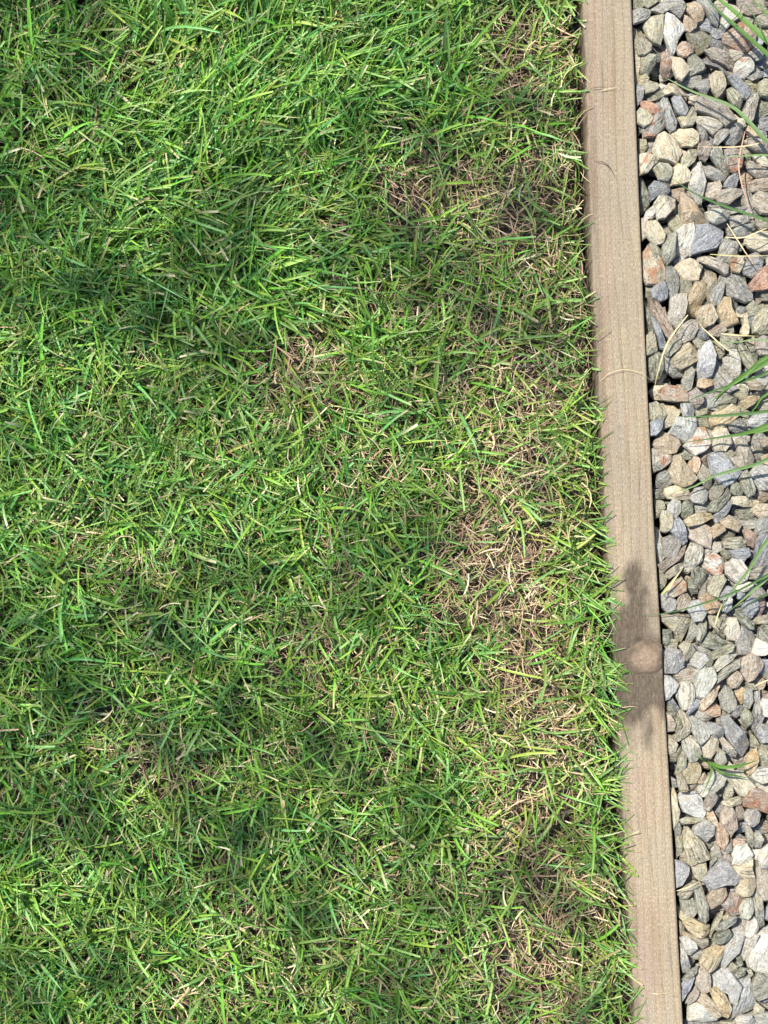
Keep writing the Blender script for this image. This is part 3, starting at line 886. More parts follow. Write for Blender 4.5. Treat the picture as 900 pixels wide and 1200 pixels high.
wb0 520,570 560,550 640,545 680,590 720,650 715,700 690,770 650,760 640,700 580,660 530,655 520,620
bw0 700,600 740,560 790,610 800,680 820,760 800,810 720,835 665,872 640,850 660,800 720,740 730,680 @forked blue stone
yt0 525,680 575,670 620,710 650,770 665,800 640,865 600,850 580,800 545,750 S
to0 430,730 490,700 530,740 570,790 590,840 560,860 500,800 440,770
w0 385,850 395,775 440,770 500,800 560,845 565,880 480,890 385,880 @white trapezoid stone
b0 335,640 410,560 415,600 385,670 345,750 338,700
od0 335,605 380,555 440,520 430,560 400,580 350,625
ng0 360,760 385,700 420,650 445,690 420,740 375,770
og0 805,640 840,575 880,590 900,640 900,700 840,745 805,710
wg0 690,880 720,850 790,848 815,880 810,915 700,920
g0 810,850 860,825 900,835 900,915 820,915
co0 805,800 825,760 875,800 870,825 810,828
o1 640,530 660,495 695,520 695,560 660,560
p1 680,570 720,530 755,535 740,575 700,590
o1 760,545 785,540 800,570 780,590
co1 312,225 340,245 342,290 320,322 312,320
o1 595,885 690,880 680,915 610,915
gd1 365,885 590,890 580,920 370,920
t1 600,195 630,175 660,185 650,210 610,210
t1 885,235 900,228 900,310 888,300
p1 690,460 720,450 730,500 700,515
"""

def read_stones():
    out = []; ox = oy = 0
    for line in STONES.strip().splitlines():
        if line.startswith('#'):
            oy = float(line.split(',')[1]); continue
        line, _, name = line.partition('@')
        w = line.split()
        code, flags, pts = w[0], '', []
        for q in w[1:]:
            if q[0].isalpha(): flags += q
            else:
                x, y = map(float, q.split(','))
                if x >= 885: x += 60
                pts.append((740 + x / 5.625, oy + y / 5.625))
        out.append(dict(code=code[:-1], lev=int(code[-1]), flags=flags, pts=np.array(pts), name=name.strip()))
    return out

def prep(s, rg):
    p = s['pts']; lev = s['lev']
    z = LEVZ[lev] + rg.uniform(-0.0025, 0.0025)
    k = (H - z + 0.004) / H
    c = p.mean(0)
    g = {0: 1.10, 1: 1.2, 2: 1.28}[lev]
    p = c + (p - c) * g
    lim = tr(p[:, 1]) + 0.8
    p[:, 0] = np.maximum(p[:, 0], lim)                      # nothing pokes into the timber
    xy = np.stack([(p[:, 0] - 450) * S * k, (600 - p[:, 1]) * S * k], 1)
    xy = ccw(xy)
    s['px'] = c
    q = chip(xy, rg)
    cc = q.mean(0)
    d = q - cc
    cov = d.T @ d
    ev, evec = np.linalg.eigh(cov)
    ax = evec[:, 1]; ang = math.atan2(ax[1], ax[0])
    s['aspect'] = math.sqrt(ev[1] / max(ev[0], 1e-12))
    s['area'] = abs(np.sum(q[:, 0] * np.roll(q[:, 1], -1) - q[:, 1] * np.roll(q[:, 0], -1)) / 2) / (S * S)
    ca, sa = math.cos(-ang), math.sin(-ang)
    loc = np.stack([d[:, 0] * ca - d[:, 1] * sa, d[:, 0] * sa + d[:, 1] * ca], 1)
    rag = 1 + rg.normal(0, 0.018, len(loc))
    s.update(loc=loc * rag[:, None], cen=cc, ang=ang, z=z)

def stone_colour(s, rg):
    c = np.array(lin(COLS[s['code'][0]]))
    if len(s['code']) > 1:
        c = c * 0.62 + 0.38 * np.array(lin(COLS[s['code'][1]]))
    return np.clip(c * rg.uniform(0.80, 1.10) * (1 + rg.normal(0, 0.012, 3)) * np.array([1.0, 0.98, 0.89]), 0.01, 0.8)

def visible(s):
    x, y = s['px']; return x < 905 and -6 < y < 1206

stones = read_stones()
srg = np.random.default_rng(77)
for s in stones: prep(s, srg)
stones.sort(key=lambda s: -s['area'] * (1.0, 0.75, 0.4)[s['lev']])
KEEP = 298
single, rest = stones[:KEEP], stones[KEEP:]

# ---- labels: each stone by its look, then by a stone one can find beside it
def describe(s, all_s):
    rank = s['rank']
    size = 'large' if rank < 0.17 else ('small' if rank > 0.62 else 'medium')
    col = WORD[s['code'][0]]
    if len(s['code']) > 1:
        a = ADJ.get(s['code'][1], '')
        if a and a not in col: col = a + ' ' + col
    if 'R' in s['flags']: col = 'rust-stained ' + col
    asp = s['aspect']
    shape = 'long' if asp > 2.3 else ('oblong' if asp > 1.55 else 'chunky')
    if 'S' in s['flags']: shape = 'streaky ' + shape
    return f"{size} {col} {shape} stone"

def rel_word(s, l):
    dx, dy = s['px'] - l['px']
    a = math.degrees(math.atan2(-dy, dx)) % 360
    return ['right of', 'up and right of', 'above', 'up and left of', 'left of', 'down and left of', 'below', 'down and right of'][int(((a + 22.5) % 360) // 45)]

def make_labels(ss):
    vis = sorted(ss, key=lambda s: -s['area'])
    for i, s in enumerate(vis): s['rank'] = i / len(vis)
    marks = [s for s in ss if s['name']]
    used = {}
    def fits(t): return len(t.replace('-', '-').split()) <= 16
    for s in marks:
        x = s['px'][0] - tr(s['px'][1])
        near = min((l for l in marks if l is not s), key=lambda l: np.hypot(*(l['px'] - s['px'])))
        s['label'] = f"{s['name']} lying {rel_word(s, near)} the {near['name']}"
        if not fits(s['label']): s['label'] = f"{s['name']} {rel_word(s, near)} the {near['name']}"
        used[s['label']] = s
    for s in ss:
        if s['name']: continue
        desc = describe(s, ss)
        order = sorted(marks, key=lambda l: np.hypot(*(l['px'] - s['px'])))
        edge = s['px'][0] - tr(s['px'][1]) < 14
        cand = []
        for l in order[:6]:
            d = np.hypot(*(l['px'] - s['px']))
            touch = 'just ' if d < 36 else ''
            r = rel_word(s, l)
            t = f"{desc} {touch}{r} the {l['name']}"
            if edge: t2 = f"{desc} by the timber, {r} the {l['name']}"; cand.append(t2)
            cand.append(t)
        for t in cand:
            if fits(t) and t not in used:
                s['label'] = t; used[t] = s; break
        else:
            a = order[0]['name'].split(' stone')[0]; 
            s['label'] = f"{desc} near the {order[0]['name']}"
            print('LABEL DUP', s['label'])
make_labels(single)

gv, gf, gc, base_i = [], [], [], 0
def add_loose(V, F, col):
    global base_i
    gv.append(V); gf.append(F + base_i); gc.append(np.repeat(np.asarray(col)[None], len(V), 0)); base_i += len(V)

for s in single:
    V, F = stone_geo(s['loc'], 0.006, srg)
    me = mesh_np('stone', V, F)
    me.set_sharp_from_angle(angle=math.radians(17))
    o = obj('stone', me, M_rusty if 'R' in s['flags'] else M_stone, label=s['label'], category='stone', group='loose gravel stones beside the timber')
    o.location = (s['cen'][0], s['cen'][1], s['z']); o.rotation_euler = (0, 0, s['ang'])
    c = stone_colour(s, srg)
    o.color = (*c, 0.85 if 'S' in s['flags'] else srg.choice([0.1, 0.3, 0.5, 0.7]))
for s in rest:
    V, F = stone_geo(s['loc'], 0.005, srg)
    ca, sa = math.cos(s['ang']), math.sin(s['ang'])
    V = np.stack([V[:, 0] * ca - V[:, 1] * sa + s['cen'][0], V[:, 0] * sa + V[:, 1] * ca + s['cen'][1], V[:, 2] + s['z']], 1)
    add_loose(V, F, stone_colour(s, srg))

# the rest of the gravel: deeper stones everywhere, and the surface outside the picture
def rand_outline(rg, r):
    n = rg.integers(6, 9)
    a = np.sort((np.arange(n) + rg.uniform(-0.3, 0.3, n)) / n * 2 * math.pi)
    asp = rg.uniform(0.55, 1.0); rr = r * rg.uniform(0.75, 1.12, n)
    p = np.stack([np.cos(a) * rr, np.sin(a) * rr * asp], 1)
    w = rg.uniform(0, math.pi); c, s_ = math.cos(w), math.sin(w)
    return chip(np.stack([p[:, 0] * c - p[:, 1] * s_, p[:, 0] * s_ + p[:, 1] * c], 1), rg)
codes = list('gggoooppnbbdwctk')
def scatter(x0, x1, y0, y1, step, z, jit, inside_skip):
    for yy in np.arange(y0, y1, step):
        for xx in np.arange(x0, x1, step):
            x = xx + srg.uniform(-jit, jit); y = yy + srg.uniform(-jit, jit)
            px, py = x / S + 450, 600 - y / S
            r = srg.uniform(0.0085, 0.0145)
            if px < tr(py) + r / S * 0.95: continue
            if inside_skip and px < 918 and -10 < py < 1210: continue
            o_ = rand_outline(srg, r)
            V, F = stone_geo(o_, 0.004, srg)
            V = V + np.array([x, y, z + srg.uniform(-0.004, 0.004)])
            col = np.array(lin(COLS[codes[srg.integers(len(codes))]])) * srg.uniform(0.75, 1.05)
            add_loose(V, F, col)
scatter(0.12, 0.46, -0.60, 0.60, 0.0150, -0.0025, 0.006, False)
scatter(0.14, 0.46, -0.60, 0.60, 0.018, -0.013, 0.006, False)
scatter(0.05, 0.95, -0.95, 0.95, 0.0185, 0.0085, 0.005, True)
scatter(0.38, 0.95, -0.95, 0.95, 0.024, 0.0, 0.007, True)
me = mesh_np('gravel', np.vstack(gv), np.vstack(gf), np.vstack(gc))
me.set_sharp_from_angle(angle=math.radians(17))
obj('gravel', me, M_gravel, kind='stuff')

# ------------------------------------------------------------------ grass
def leaf_mat(name, trans, rough, spec):
    m, t, b = new_mat(name)
    a = N(t, 'ShaderNodeAttribute', attribute_name='col')
    tc = N(t, 'ShaderNodeTexCoord')
    n1 = N(t, 'ShaderNodeTexNoise', i_Scale=700.0, i_Detail=2.0); t.links.new(tc.outputs['Object'], n1.inputs['Vector'])
    c = mixc(t, 1.0, a.outputs['Color'], ramp(t, n1.outputs[0], [(0.3, 0.80), (0.7, 1.18)]), 'MULTIPLY')
    t.links.new(c, b.inputs['Base Color'])
    b.inputs['Roughness'].default_value = rough; b.inputs['Specular IOR Level'].default_value = spec
    tr_ = N(t, 'ShaderNodeBsdfTranslucent')
    t.links.new(mixc(t, 1.0, c, (1.15, 1.25, 0.55), 'MULTIPLY'), tr_.inputs['Color'])
    mx = N(t, 'ShaderNodeMixShader'); mx.inputs[0].default_value = trans
    t.links.new(b.outputs[0], mx.inputs[1]); t.links.new(tr_.outputs[0], mx.inputs[2])
    t.links.new(mx.outputs[0], t.nodes['Material Output'].inputs['Surface'])
    return m
M_grass = leaf_mat('grass_blade', 0.30, 0.42, 0.5)
M_blade = leaf_mat('long_grass_blade', 0.2, 0.55, 0.25)
M_straw = leaf_mat('dead_grass_blade', 0.2, 0.6, 0.3)

DEAD = [  # bare and straw-coloured patches: px, py, rx, ry, strength, turn
    (612, 590, 40, 70, 0.6, 0), (590, 660, 55, 40, 0.6, 20), (620, 735, 45, 55, 0.6, 0), (640, 800, 40, 40, 0.7, 0), (622, 905, 50, 50, 1.0, 0),
    (600, 985, 50, 45, 0.8, 0), (640, 1050, 55, 50, 0.85, 0), (655, 1140, 45, 60, 1.0, 0), (610, 225, 55, 35, 0.9, 0), (600, 40, 35, 40, 0.9, 0),
    (620, 90, 30, 30, 0.6, 0), (485, 230, 44, 30, 1.2, 0), (355, 440, 44, 34, 1.2, 0), (340, 480, 60, 40, 0.4, 0), (590, 300, 60, 40, 0.4, 0),
    (600, 400, 60, 50, 0.5, 0), (640, 440, 40, 30, 0.5, 0), (545, 560, 60, 60, 0.45, 0), (540, 690, 26, 24, 0.7, 0), (345, 765, 32, 26, 1.1, 0),
    (470, 790, 70, 30, 0.4, 0), (140, 650, 50, 20, 1.1, 0), (210, 895, 60, 24, 0.9, 0), (110, 885, 28, 16, 0.5, 0), (120, 60, 45, 40, 0.45, 0),
    (330, 250, 40, 25, 0.6, 0), (250, 375, 40, 30, 0.4, 0), (420, 560, 70, 40, 0.45, 0), (190, 430, 60, 30, 0.35, 0), (300, 1080, 60, 40, 0.45, 0),
    (60, 960, 50, 40, 0.25, 0), (480, 1080, 90, 60, 0.35, 0), (200, 1180, 30, 20, 0.6, 0), (420, 1000, 60, 40, 0.4, 0), (560, 130, 60, 40, 0.45, 0),
    (400, 900, 60, 30, 0.4, 0), (540, 1140, 50, 40, 0.5, 0), (70, 620, 30, 25, 0.4, 0), (640, 620, 40, 240, 0.15, 0), (640, 250, 45, 160, 0.35, 0), (560, 420, 90, 160, 0.15, 0), (440, 700, 120, 120, 0.15, 0), (430, 480, 130, 130, 0.1, 0)]
BARE = [(545, 690, 26, 22, 1.0, 0), (475, 240, 34, 16, 0.9, 0), (250, 1020, 45, 14, 1.0, 0), (190, 1025, 20, 16, 0.6, 0), (590, 1085, 26, 20, 0.8, 0),
        (415, 780, 16, 10, 1.0, 0), (70, 1050, 14, 12, 0.6, 0), (255, 1135, 40, 10, 0.5, 0), (340, 1120, 22, 18, 0.7, 0), (590, 70, 28, 22, 0.6, 0),
        (160, 95, 20, 14, 0.5, 0), (45, 880, 20, 10, 0.6, 0), (500, 660, 30, 16, 0.6, 0), (420, 1010, 20, 20, 0.5, 0), (250, 245, 20, 12, 0.5, 0),
        (350, 455, 26, 12, 0.6, 0), (130, 180, 30, 14, 0.4, 0), (290, 690, 20, 12, 0.4, 0), (270, 940, 30, 12, 0.4, 0)]
LUSH = [(230, 60, 120, 80, 0.9, 0), (400, 60, 120, 80, 0.8, 0), (130, 280, 120, 90, 0.8, 0), (60, 480, 80, 120, 0.6, 0), (430, 420, 70, 60, 0.6, 0),
        (60, 720, 80, 50, 0.7, 0), (470, 930, 120, 50, 0.5, 0), (700, 1050, 40, 160, 0.5, 0), (700, 700, 30, 200, 0.4, 0), (330, 850, 200, 60, 0.3, 0), (280, 250, 160, 90, 0.6, 0)]
# which way the blades lie (degrees, 0 = right, 90 = up) and how strongly
FLOW = [(210, 60, 90, 80, 62, 0.9), (400, 70, 110, 90, 58, 0.95), (250, 150, 90, 60, 42, 0.9), (180, 200, 60, 60, 20, 0.6), (300, 230, 90, 50, 28, 0.7),
        (80, 90, 80, 90, -25, 0.7), (150, 270, 80, 40, 3, 0.9), (60, 280, 60, 60, -10, 0.5), (280, 290, 90, 50, 25, 0.8), (560, 60, 80, 60, 25, 0.6),
        (500, 420, 60, 60, 55, 0.6), (440, 500, 60, 60, 35, 0.5), (440, 600, 60, 60, 40, 0.4), (100, 560, 120, 60, 25, 0.4), (60, 680, 70, 40, 35, 0.5),
        (80, 780, 100, 40, 15, 0.5), (200, 600, 60, 40, 10, 0.5), (650, 300, 50, 300, 8, 0.6), (690, 800, 50, 400, -8, 0.8), (640, 800, 40, 80, 5, 0.4),
        (60, 900, 60, 60, 40, 0.5), (300, 750, 100, 60, -20, 0.3), (430, 930, 120, 50, 5, 0.4), (300, 1120, 100, 60, 30, 0.4), (600, 1150, 100, 50, -20, 0.4)]

def flow(px, py):
    vx = np.zeros_like(px); vy = np.zeros_like(px)
    for cx, cy, rx, ry, a, w in FLOW:
        g = w * np.exp(-0.5 * (((px - cx) / rx) ** 2 + ((py - cy) / ry) ** 2))
        vx += g * math.cos(math.radians(a)); vy += g * math.sin(math.radians(a))
    return np.arctan2(vy, vx), np.clip(np.hypot(vx, vy), 0, 1)

def blades(bx, by, bz, az, el0, bend, L, Wd, roll, prof, colb, colm, colt, clampz=True, nseg=5, fold=0.25, curl=0.32):
    """many blades at once, three vertices across (a shallow V) and nseg segments long"""
    n = len(bx); k = nseg + 1
    s = np.linspace(0, 1, k)
    el = el0[:, None] - bend[:, None] * s[None, :] ** 1.2
    ds = (L / nseg)[:, None]
    side = (rng.normal(0, curl, n))[:, None] * s[None, :]           # a little sideways curl
    a = az[:, None] + side
    hx = np.cos(el) * np.cos(a) * ds; hy = np.cos(el) * np.sin(a) * ds; hz = np.sin(el) * ds
    cx = bx[:, None] + np.concatenate([np.zeros((n, 1)), np.cumsum(hx[:, :-1], 1)], 1)
    cy = by[:, None] + np.concatenate([np.zeros((n, 1)), np.cumsum(hy[:, :-1], 1)], 1)
    cz = bz[:, None] + np.concatenate([np.zeros((n, 1)), np.cumsum(hz[:, :-1], 1)], 1)
    floor_ = soil_z(cx, cy) + 0.001
    cz = np.maximum(cz, floor_ + 0.0015 * rng.random((n, 1)))
    if clampz:
        px = cx / S + 450; py = 600 - cy / S
        gap = (tl(py) - px) * S                                      # blades that reach the timber rise over its edge
        cross = (gap.min(1) < 0.0015)[:, None]
        cz = np.where(cross, np.maximum(cz, TOP + 0.002 - np.maximum(gap - 0.002, 0) * 0.8), cz)
    w = Wd[:, None] * prof                                           # (n,k)
    ro = roll[:, None] * (0.5 + 0.5 * s[None, :])
    lx, ly = -np.sin(a), np.cos(a)
    ux, uy, uz = -np.sin(el) * np.cos(a), -np.sin(el) * np.sin(a), np.cos(el)
    wx = lx * np.cos(ro) + ux * np.sin(ro); wy = ly * np.cos(ro) + uy * np.sin(ro); wz = uz * np.sin(ro)
    nx_ = ux * np.cos(ro) - lx * np.sin(ro); ny_ = uy * np.cos(ro) - ly * np.sin(ro); nz_ = uz * np.cos(ro)
    Vv = np.zeros((n, k, 3, 3))
    for q, sgn in enumerate((-0.5, 0.0, 0.5)):
        d = -fold * w * (0 if sgn else 1)
        Vv[:, :, q, 0] = cx + wx * w * sgn + nx_ * d
        Vv[:, :, q, 1] = cy + wy * w * sgn + ny_ * d
        Vv[:, :, q, 2] = cz + wz * w * sgn + nz_ * d
    sb = np.clip(1 - s / 0.22, 0, 1)[None, :, None]; st = np.clip((s - 0.72) / 0.28, 0, 1)[None, :, None]
    col = colm[:, None, :] * (1 - sb) + colb[:, None, :] * sb
    col = col * (1 - st) + colt[:, None, :] * st
    Cc = np.repeat(col[:, :, None, :], 3, 2)
    Cc[:, :, 1, :] *= 1.12
    i = np.arange(n)[:, None, None]; j = np.arange(nseg)[None, :, None]; q = np.arange(2)[None, None, :]
    a0 = (i * k * 3 + j * 3 + q).reshape(-1)
    F = np.stack([a0, a0 + 1, a0 + 4, a0 + 3], 1)
    return Vv.reshape(-1, 3), F, Cc.reshape(-1, 3)

SPAN = dict(x0=-1.05, y0=-0.95, y1=0.95)
def sample_bases(n_in, dens_out=0.45):
    """base points in the lawn, dense in the photographed part, thinner round it"""
    a_in = 0.78 * 1.10
    pts = []
    m = int(n_in)
    x = rng.uniform(-0.43, 0.29, m); y = rng.uniform(-0.55, 0.55, m)
    pts.append((x, y))
    area_out = 1.35 * 1.9
    m2 = int(n_in * dens_out * area_out / a_in)
    x2 = rng.uniform(SPAN['x0'], 0.33, m2); y2 = rng.uniform(SPAN['y0'], SPAN['y1'], m2)
    keep = ~((x2 > -0.43) & (np.abs(y2) < 0.55))
    pts.append((x2[keep], y2[keep]))
    x = np.concatenate([p[0] for p in pts]); y = np.concatenate([p[1] for p in pts])
    px = x / S + 450; py = 600 - y / S
    ok = px < tl(py) - 8
    return x[ok], y[ok], px[ok], py[ok]

pn = Noise2(41); pn2 = Noise2(42); pn3 = Noise2(43); pn4 = Noise2(44)
def patch_dead(px, py):
    base = (pn(px * 0.013 + 9, py * 0.013 + 9, 3) - 0.5)
    out = (px < -10) | (py < -10) | (py > 1210)
    return np.clip(gsum(px, py, DEAD) + base * 1.1 + np.where(out, 0.15, 0.0), 0, 1.2)
def patch_bare(px, py):
    return np.clip(gsum(px, py, BARE) + (pn2(px * 0.03 + 5, py * 0.03 + 5, 2) - 0.62) * 1.6, 0, 1)
def patch_lush(px, py):
    return np.clip(gsum(px, py, LUSH) * 0.8 + (pn3(px * 0.015, py * 0.015 + 30, 2) - 0.5) * 0.8, 0, 1)

GREENS = np.array([lin(c) for c in [(84, 142, 40), (70, 128, 40), (98, 156, 52), (64, 118, 54), (86, 142, 74), (114, 156, 54), (54, 104, 34), (104, 156, 86)]])
STRAWS = np.array([lin(c) for c in [(206, 184, 146), (196, 170, 134), (222, 204, 168), (170, 144, 112), (190, 156, 128), (150, 122, 96), (198, 182, 126), (154, 122, 100)]])

def width_profile(n, k, cut):
    s = np.linspace(0, 1, k)[None, :]
    point = np.clip(0.75 + 0.5 * s, 0, 1) * np.clip(1.02 - np.clip((s - 0.45) / 0.55, 0, 1) ** 1.5, 0.03, 1)
    blunt = np.clip(0.75 + 0.5 * s, 0, 1) * np.clip(1.0 - 0.28 * s ** 2, 0.05, 1)
    return np.where(cut[:, None], blunt, point)

def green_layer(n_in, Lr, Wr, elr, bendr, keep_fn, dark=1.0, zoff=0.0, spread=1.0, pairs=1, seg=5):
    x, y, px, py = sample_bases(n_in)
    p = keep_fn(px, py)
    ok = rng.random(len(x)) < p
    x, y, px, py = x[ok], y[ok], px[ok], py[ok]
    if pairs > 1:                                                    # several blades from one shoot
        x = np.repeat(x, pairs); y = np.repeat(y, pairs); px = np.repeat(px, pairs); py = np.repeat(py, pairs)
        x = x + rng.normal(0, 0.0022, len(x)); y = y + rng.normal(0, 0.0022, len(y))
        ok = (x / S + 450) < tl(600 - y / S) - 2
        x, y, px, py = x[ok], y[ok], px[ok], py[ok]
    n = len(x)
    fa, fs = flow(px, py)
    fa = fa + (pn4(px * 0.012 + 3, py * 0.012, 2) - 0.5) * 1.6
    fs = np.maximum(fs, 0.15)
    fs = fs * 0.80
    r = rng.normal(0, 1, n) * (0.45 + 1.6 * (1 - fs)) * spread
    flip = rng.random(n) < 0.38 * (1 - fs)
    az = fa + r + np.where(flip, math.pi, 0)
    L = rng.gamma(6, 1 / 6, n) * (Lr[1] - Lr[0]) * 0.5 + Lr[0]
    L = np.clip(L, Lr[0] * 0.7, Lr[1] * 1.35) * (0.88 + 0.24 * patch_lush(px, py))
    Wd = np.clip(rng.normal(Wr[0], Wr[1], n), 0.0011, 0.0052)
    el0 = rng.uniform(*elr, n); bend = rng.uniform(*bendr, n)
    # blades by the timber: they lean out over it, more so in the lower half
    edge = tl(py) - px
    near = edge < 26
    az = np.where(near & (rng.random(n) < 0.3), rng.normal(-0.05, 0.7, n), az)
    reach = np.interp(py, [0, 120, 350, 600, 750, 1200], [1, -4, -1, 5, 11, 12])
    tip = (edge + reach * rng.random(n) ** 0.7 * 1.6 - 3 * rng.random(n)) * S / np.maximum(np.cos(az), 0.35) * 1.15
    stray = rng.random(n) < 0.03
    tip = np.where(stray, tip + 14 * S, tip)
    over = (edge < 75) & (np.cos(az) > 0) & (L > tip)
    az = np.where(over & (rng.random(n) < 0.5), math.pi - az, az)
    over = over & (np.cos(az) > 0)
    L = np.where(over, np.maximum(tip, 0.010), L)
    gi = np.clip((rng.normal(0.5, 0.28, n) * len(GREENS)).astype(int), 0, len(GREENS) - 1)
    gi = np.where(rng.random(n) < 0.5, rng.integers(0, len(GREENS), n), gi)
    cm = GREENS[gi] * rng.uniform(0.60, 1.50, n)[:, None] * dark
    dd = patch_dead(px, py)
    yel = np.clip(rng.beta(1.2, 7, n) + 0.22 * dd * rng.random(n), 0, 0.8)[:, None]
    cm = cm * (1 - yel) + np.array(lin((178, 170, 84))) * yel
    cb = cm * 0.55 + np.array(lin((150, 150, 96))) * 0.30
    tipdead = (rng.random(n) < 0.15)[:, None]
    ct = np.where(tipdead, STRAWS[rng.integers(0, 4, n)], cm * 1.05)
    Wd = np.where(edge < 40, Wd * 0.8, Wd)
    cm = np.where((edge < 40)[:, None], cm * 0.86, cm)
    cut = rng.random(n) < 0.42
    bz = soil_z(x, y) + zoff * rng.random(n)
    roll = rng.normal(0, 0.5, n)
    return blades(x, y, bz, az, el0, bend, L, Wd, roll, width_profile(n, seg + 1, cut), cb, cm, ct, nseg=seg)

def straw_layer(n_in, Lr, Wr, keep_fn, zr, tone=1.0, seg=3, elr=(-0.1, 0.3)):
    x, y, px, py = sample_bases(n_in)
    ok = rng.random(len(x)) < keep_fn(px, py)
    x, y, px, py = x[ok], y[ok], px[ok], py[ok]
    n = len(x)
    az = rng.uniform(0, 2 * math.pi, n)
    L = rng.uniform(*Lr, n); Wd = rng.uniform(*Wr, n)
    # keep clear of the timber
    endx = (x + np.cos(az) * L) / S + 450
    az = np.where(endx > tl(py) - 1, math.pi - az, az)
    el0 = rng.uniform(*elr, n); bend = rng.normal(0.1, 0.35, n)
    ci = rng.integers(0, len(STRAWS), n)
    cm = STRAWS[ci] * rng.uniform(0.6, 1.15, n)[:, None] * tone
    bz = soil_z(x, y) + rng.uniform(*zr, n)
    cut = rng.random(n) < 0.5
    return blades(x, y, bz, az, el0, bend, L, Wd, rng.normal(0, 0.6, n), width_profile(n, seg + 1, cut), cm * 0.9, cm, cm * 1.05, nseg=seg, fold=0.15, curl=0.7)

def join(parts):
    V, F, Cc, o = [], [], [], 0
    for v, f, c in parts:
        V.append(v); F.append(f + o); Cc.append(c); o += len(v)
    return np.vstack(V), np.vstack(F), np.vstack(Cc)

grass = join([
    # short under-growth, its greens darkened to paint shade into the gaps
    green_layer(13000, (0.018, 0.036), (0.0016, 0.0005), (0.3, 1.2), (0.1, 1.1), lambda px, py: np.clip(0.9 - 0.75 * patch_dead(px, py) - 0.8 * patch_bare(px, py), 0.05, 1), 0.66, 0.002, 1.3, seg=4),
    # main sward, two or three blades to a shoot
    green_layer(7600, (0.036, 0.072), (0.0021, 0.0006), (0.5, 1.25), (0.6, 1.7), lambda px, py: np.clip(0.80 + 0.3 * patch_lush(px, py) - 0.58 * patch_dead(px, py) - 0.75 * patch_bare(px, py), 0.05, 1), 1.0, 0.003, 1.0, 3),
    # long blades lying on top
    green_layer(2200, (0.045, 0.080), (0.0027, 0.0006), (0.5, 1.0), (0.6, 1.3), lambda px, py: np.clip(0.7 + 0.4 * patch_lush(px, py) - 0.5 * patch_dead(px, py), 0.06, 1), 1.06, 0.008, 1.0, 1),
    # fine thin blades
    green_layer(14000, (0.030, 0.062), (0.0013, 0.0003), (0.4, 1.3), (0.4, 1.7), lambda px, py: np.clip(0.8 - 0.45 * patch_dead(px, py) - 0.5 * patch_bare(px, py), 0.1, 1), 1.0, 0.006, 1.2, 1, seg=4)])
obj('grass', mesh_np('grass', *grass[:2], cols=np.clip(grass[2], 0.004, 0.9)), M_grass, kind='stuff')
straw = join([
    straw_layer(26000, (0.008, 0.026), (0.0006, 0.0016), lambda px, py: np.clip(0.55 + 0.4 * patch_dead(px, py) - 0.75 * patch_bare(px, py), 0.05, 1), (0.0, 0.005), 0.3),
    straw_layer(30000, (0.010, 0.030), (0.0005, 0.0013), lambda px, py: np.clip(0.16 + 0.84 * patch_dead(px, py) - 0.5 * patch_bare(px, py), 0.03, 1), (0.004, 0.019), 1.0, elr=(-0.2, 0.6)),
    straw_layer(2600, (0.012, 0.032), (0.0010, 0.0019), lambda px, py: np.clip(0.20 + 0.6 * patch_dead(px, py), 0.0, 1), (0.012, 0.025), 1.1, seg=4, elr=(-0.2, 0.35))])
obj('dead_grass', mesh_np('dead_grass', *straw[:2], cols=np.clip(straw[2], 0.004, 0.9)), M_straw, kind='stuff')

# ------------------------------------------------------------------ long blades and straws lying over the gravel
def strip(path, wid, seg=16, taper=(0.5, 1.0, 0.08), fold=0.22):
    """path: [(px, py, z)...] photograph pixels + height; wid in metres; a folded ribbon following a smooth curve"""
    p = np.array([P(*q) for q in path])
    q = np.vstack([2 * p[0] - p[1], p, 2 * p[-1] - p[-2]])
    out = []
    m = len(p) - 1
    for t_ in np.linspace(0, m, seg + 1):
        i = min(int(t_), m - 1); f = t_ - i
        a, b_, c_, d = q[i], q[i + 1], q[i + 2], q[i + 3]
        out.append(0.5 * ((2 * b_) + (-a + c_) * f + (2 * a - 5 * b_ + 4 * c_ - d) * f ** 2 + (-a + 3 * b_ - 3 * c_ + d) * f ** 3))
    out = np.array(out)
    tg = np.gradient(out, axis=0); tg /= np.linalg.norm(tg, axis=1)[:, None] + 1e-9
    sidev = np.cross(tg, [0, 0, 1.0]); sidev /= np.linalg.norm(sidev, axis=1)[:, None] + 1e-9
    up = np.cross(sidev, tg)
    s = np.linspace(0, 1, seg + 1)
    w = wid * np.interp(s, [0, 0.25, 0.6, 1], [taper[0], taper[1], taper[1] * 0.8, taper[2]])
    V = []
    for i in range(seg + 1):
        V += [out[i] - sidev[i] * w[i] / 2, out[i] - up[i] * fold * w[i], out[i] + sidev[i] * w[i] / 2]
    V = np.array(V); F = []
    for i in range(seg):
        for k_ in (0, 1):
            a = i * 3 + k_; F.append((a, a + 1, a + 4, a + 3))
    org = out[0].copy()
    return V, np.array(F), s, org

G1, G2, G3 = lin((82, 116, 48)), lin((64, 94, 46)), lin((112, 136, 86))
ST1, ST2, ST3 = lin((206, 186, 146)), lin((190, 150, 122)), lin((176, 172, 112))
def add_strip(name, path, wid, c0, c1, mat, parent=None, **props):
    V, F, s, org = strip(path, wid)
    s3 = np.repeat(s, 3)[:, None]
    col = np.array(c0) * (1 - s3) + np.array(c1) * s3
    base = np.array(parent.location) if parent is not None else org
    me = mesh_np(name, V - base, F, col)
    o = obj(name, me, mat, parent, **props)
    if parent is None: o.location = org
    return o

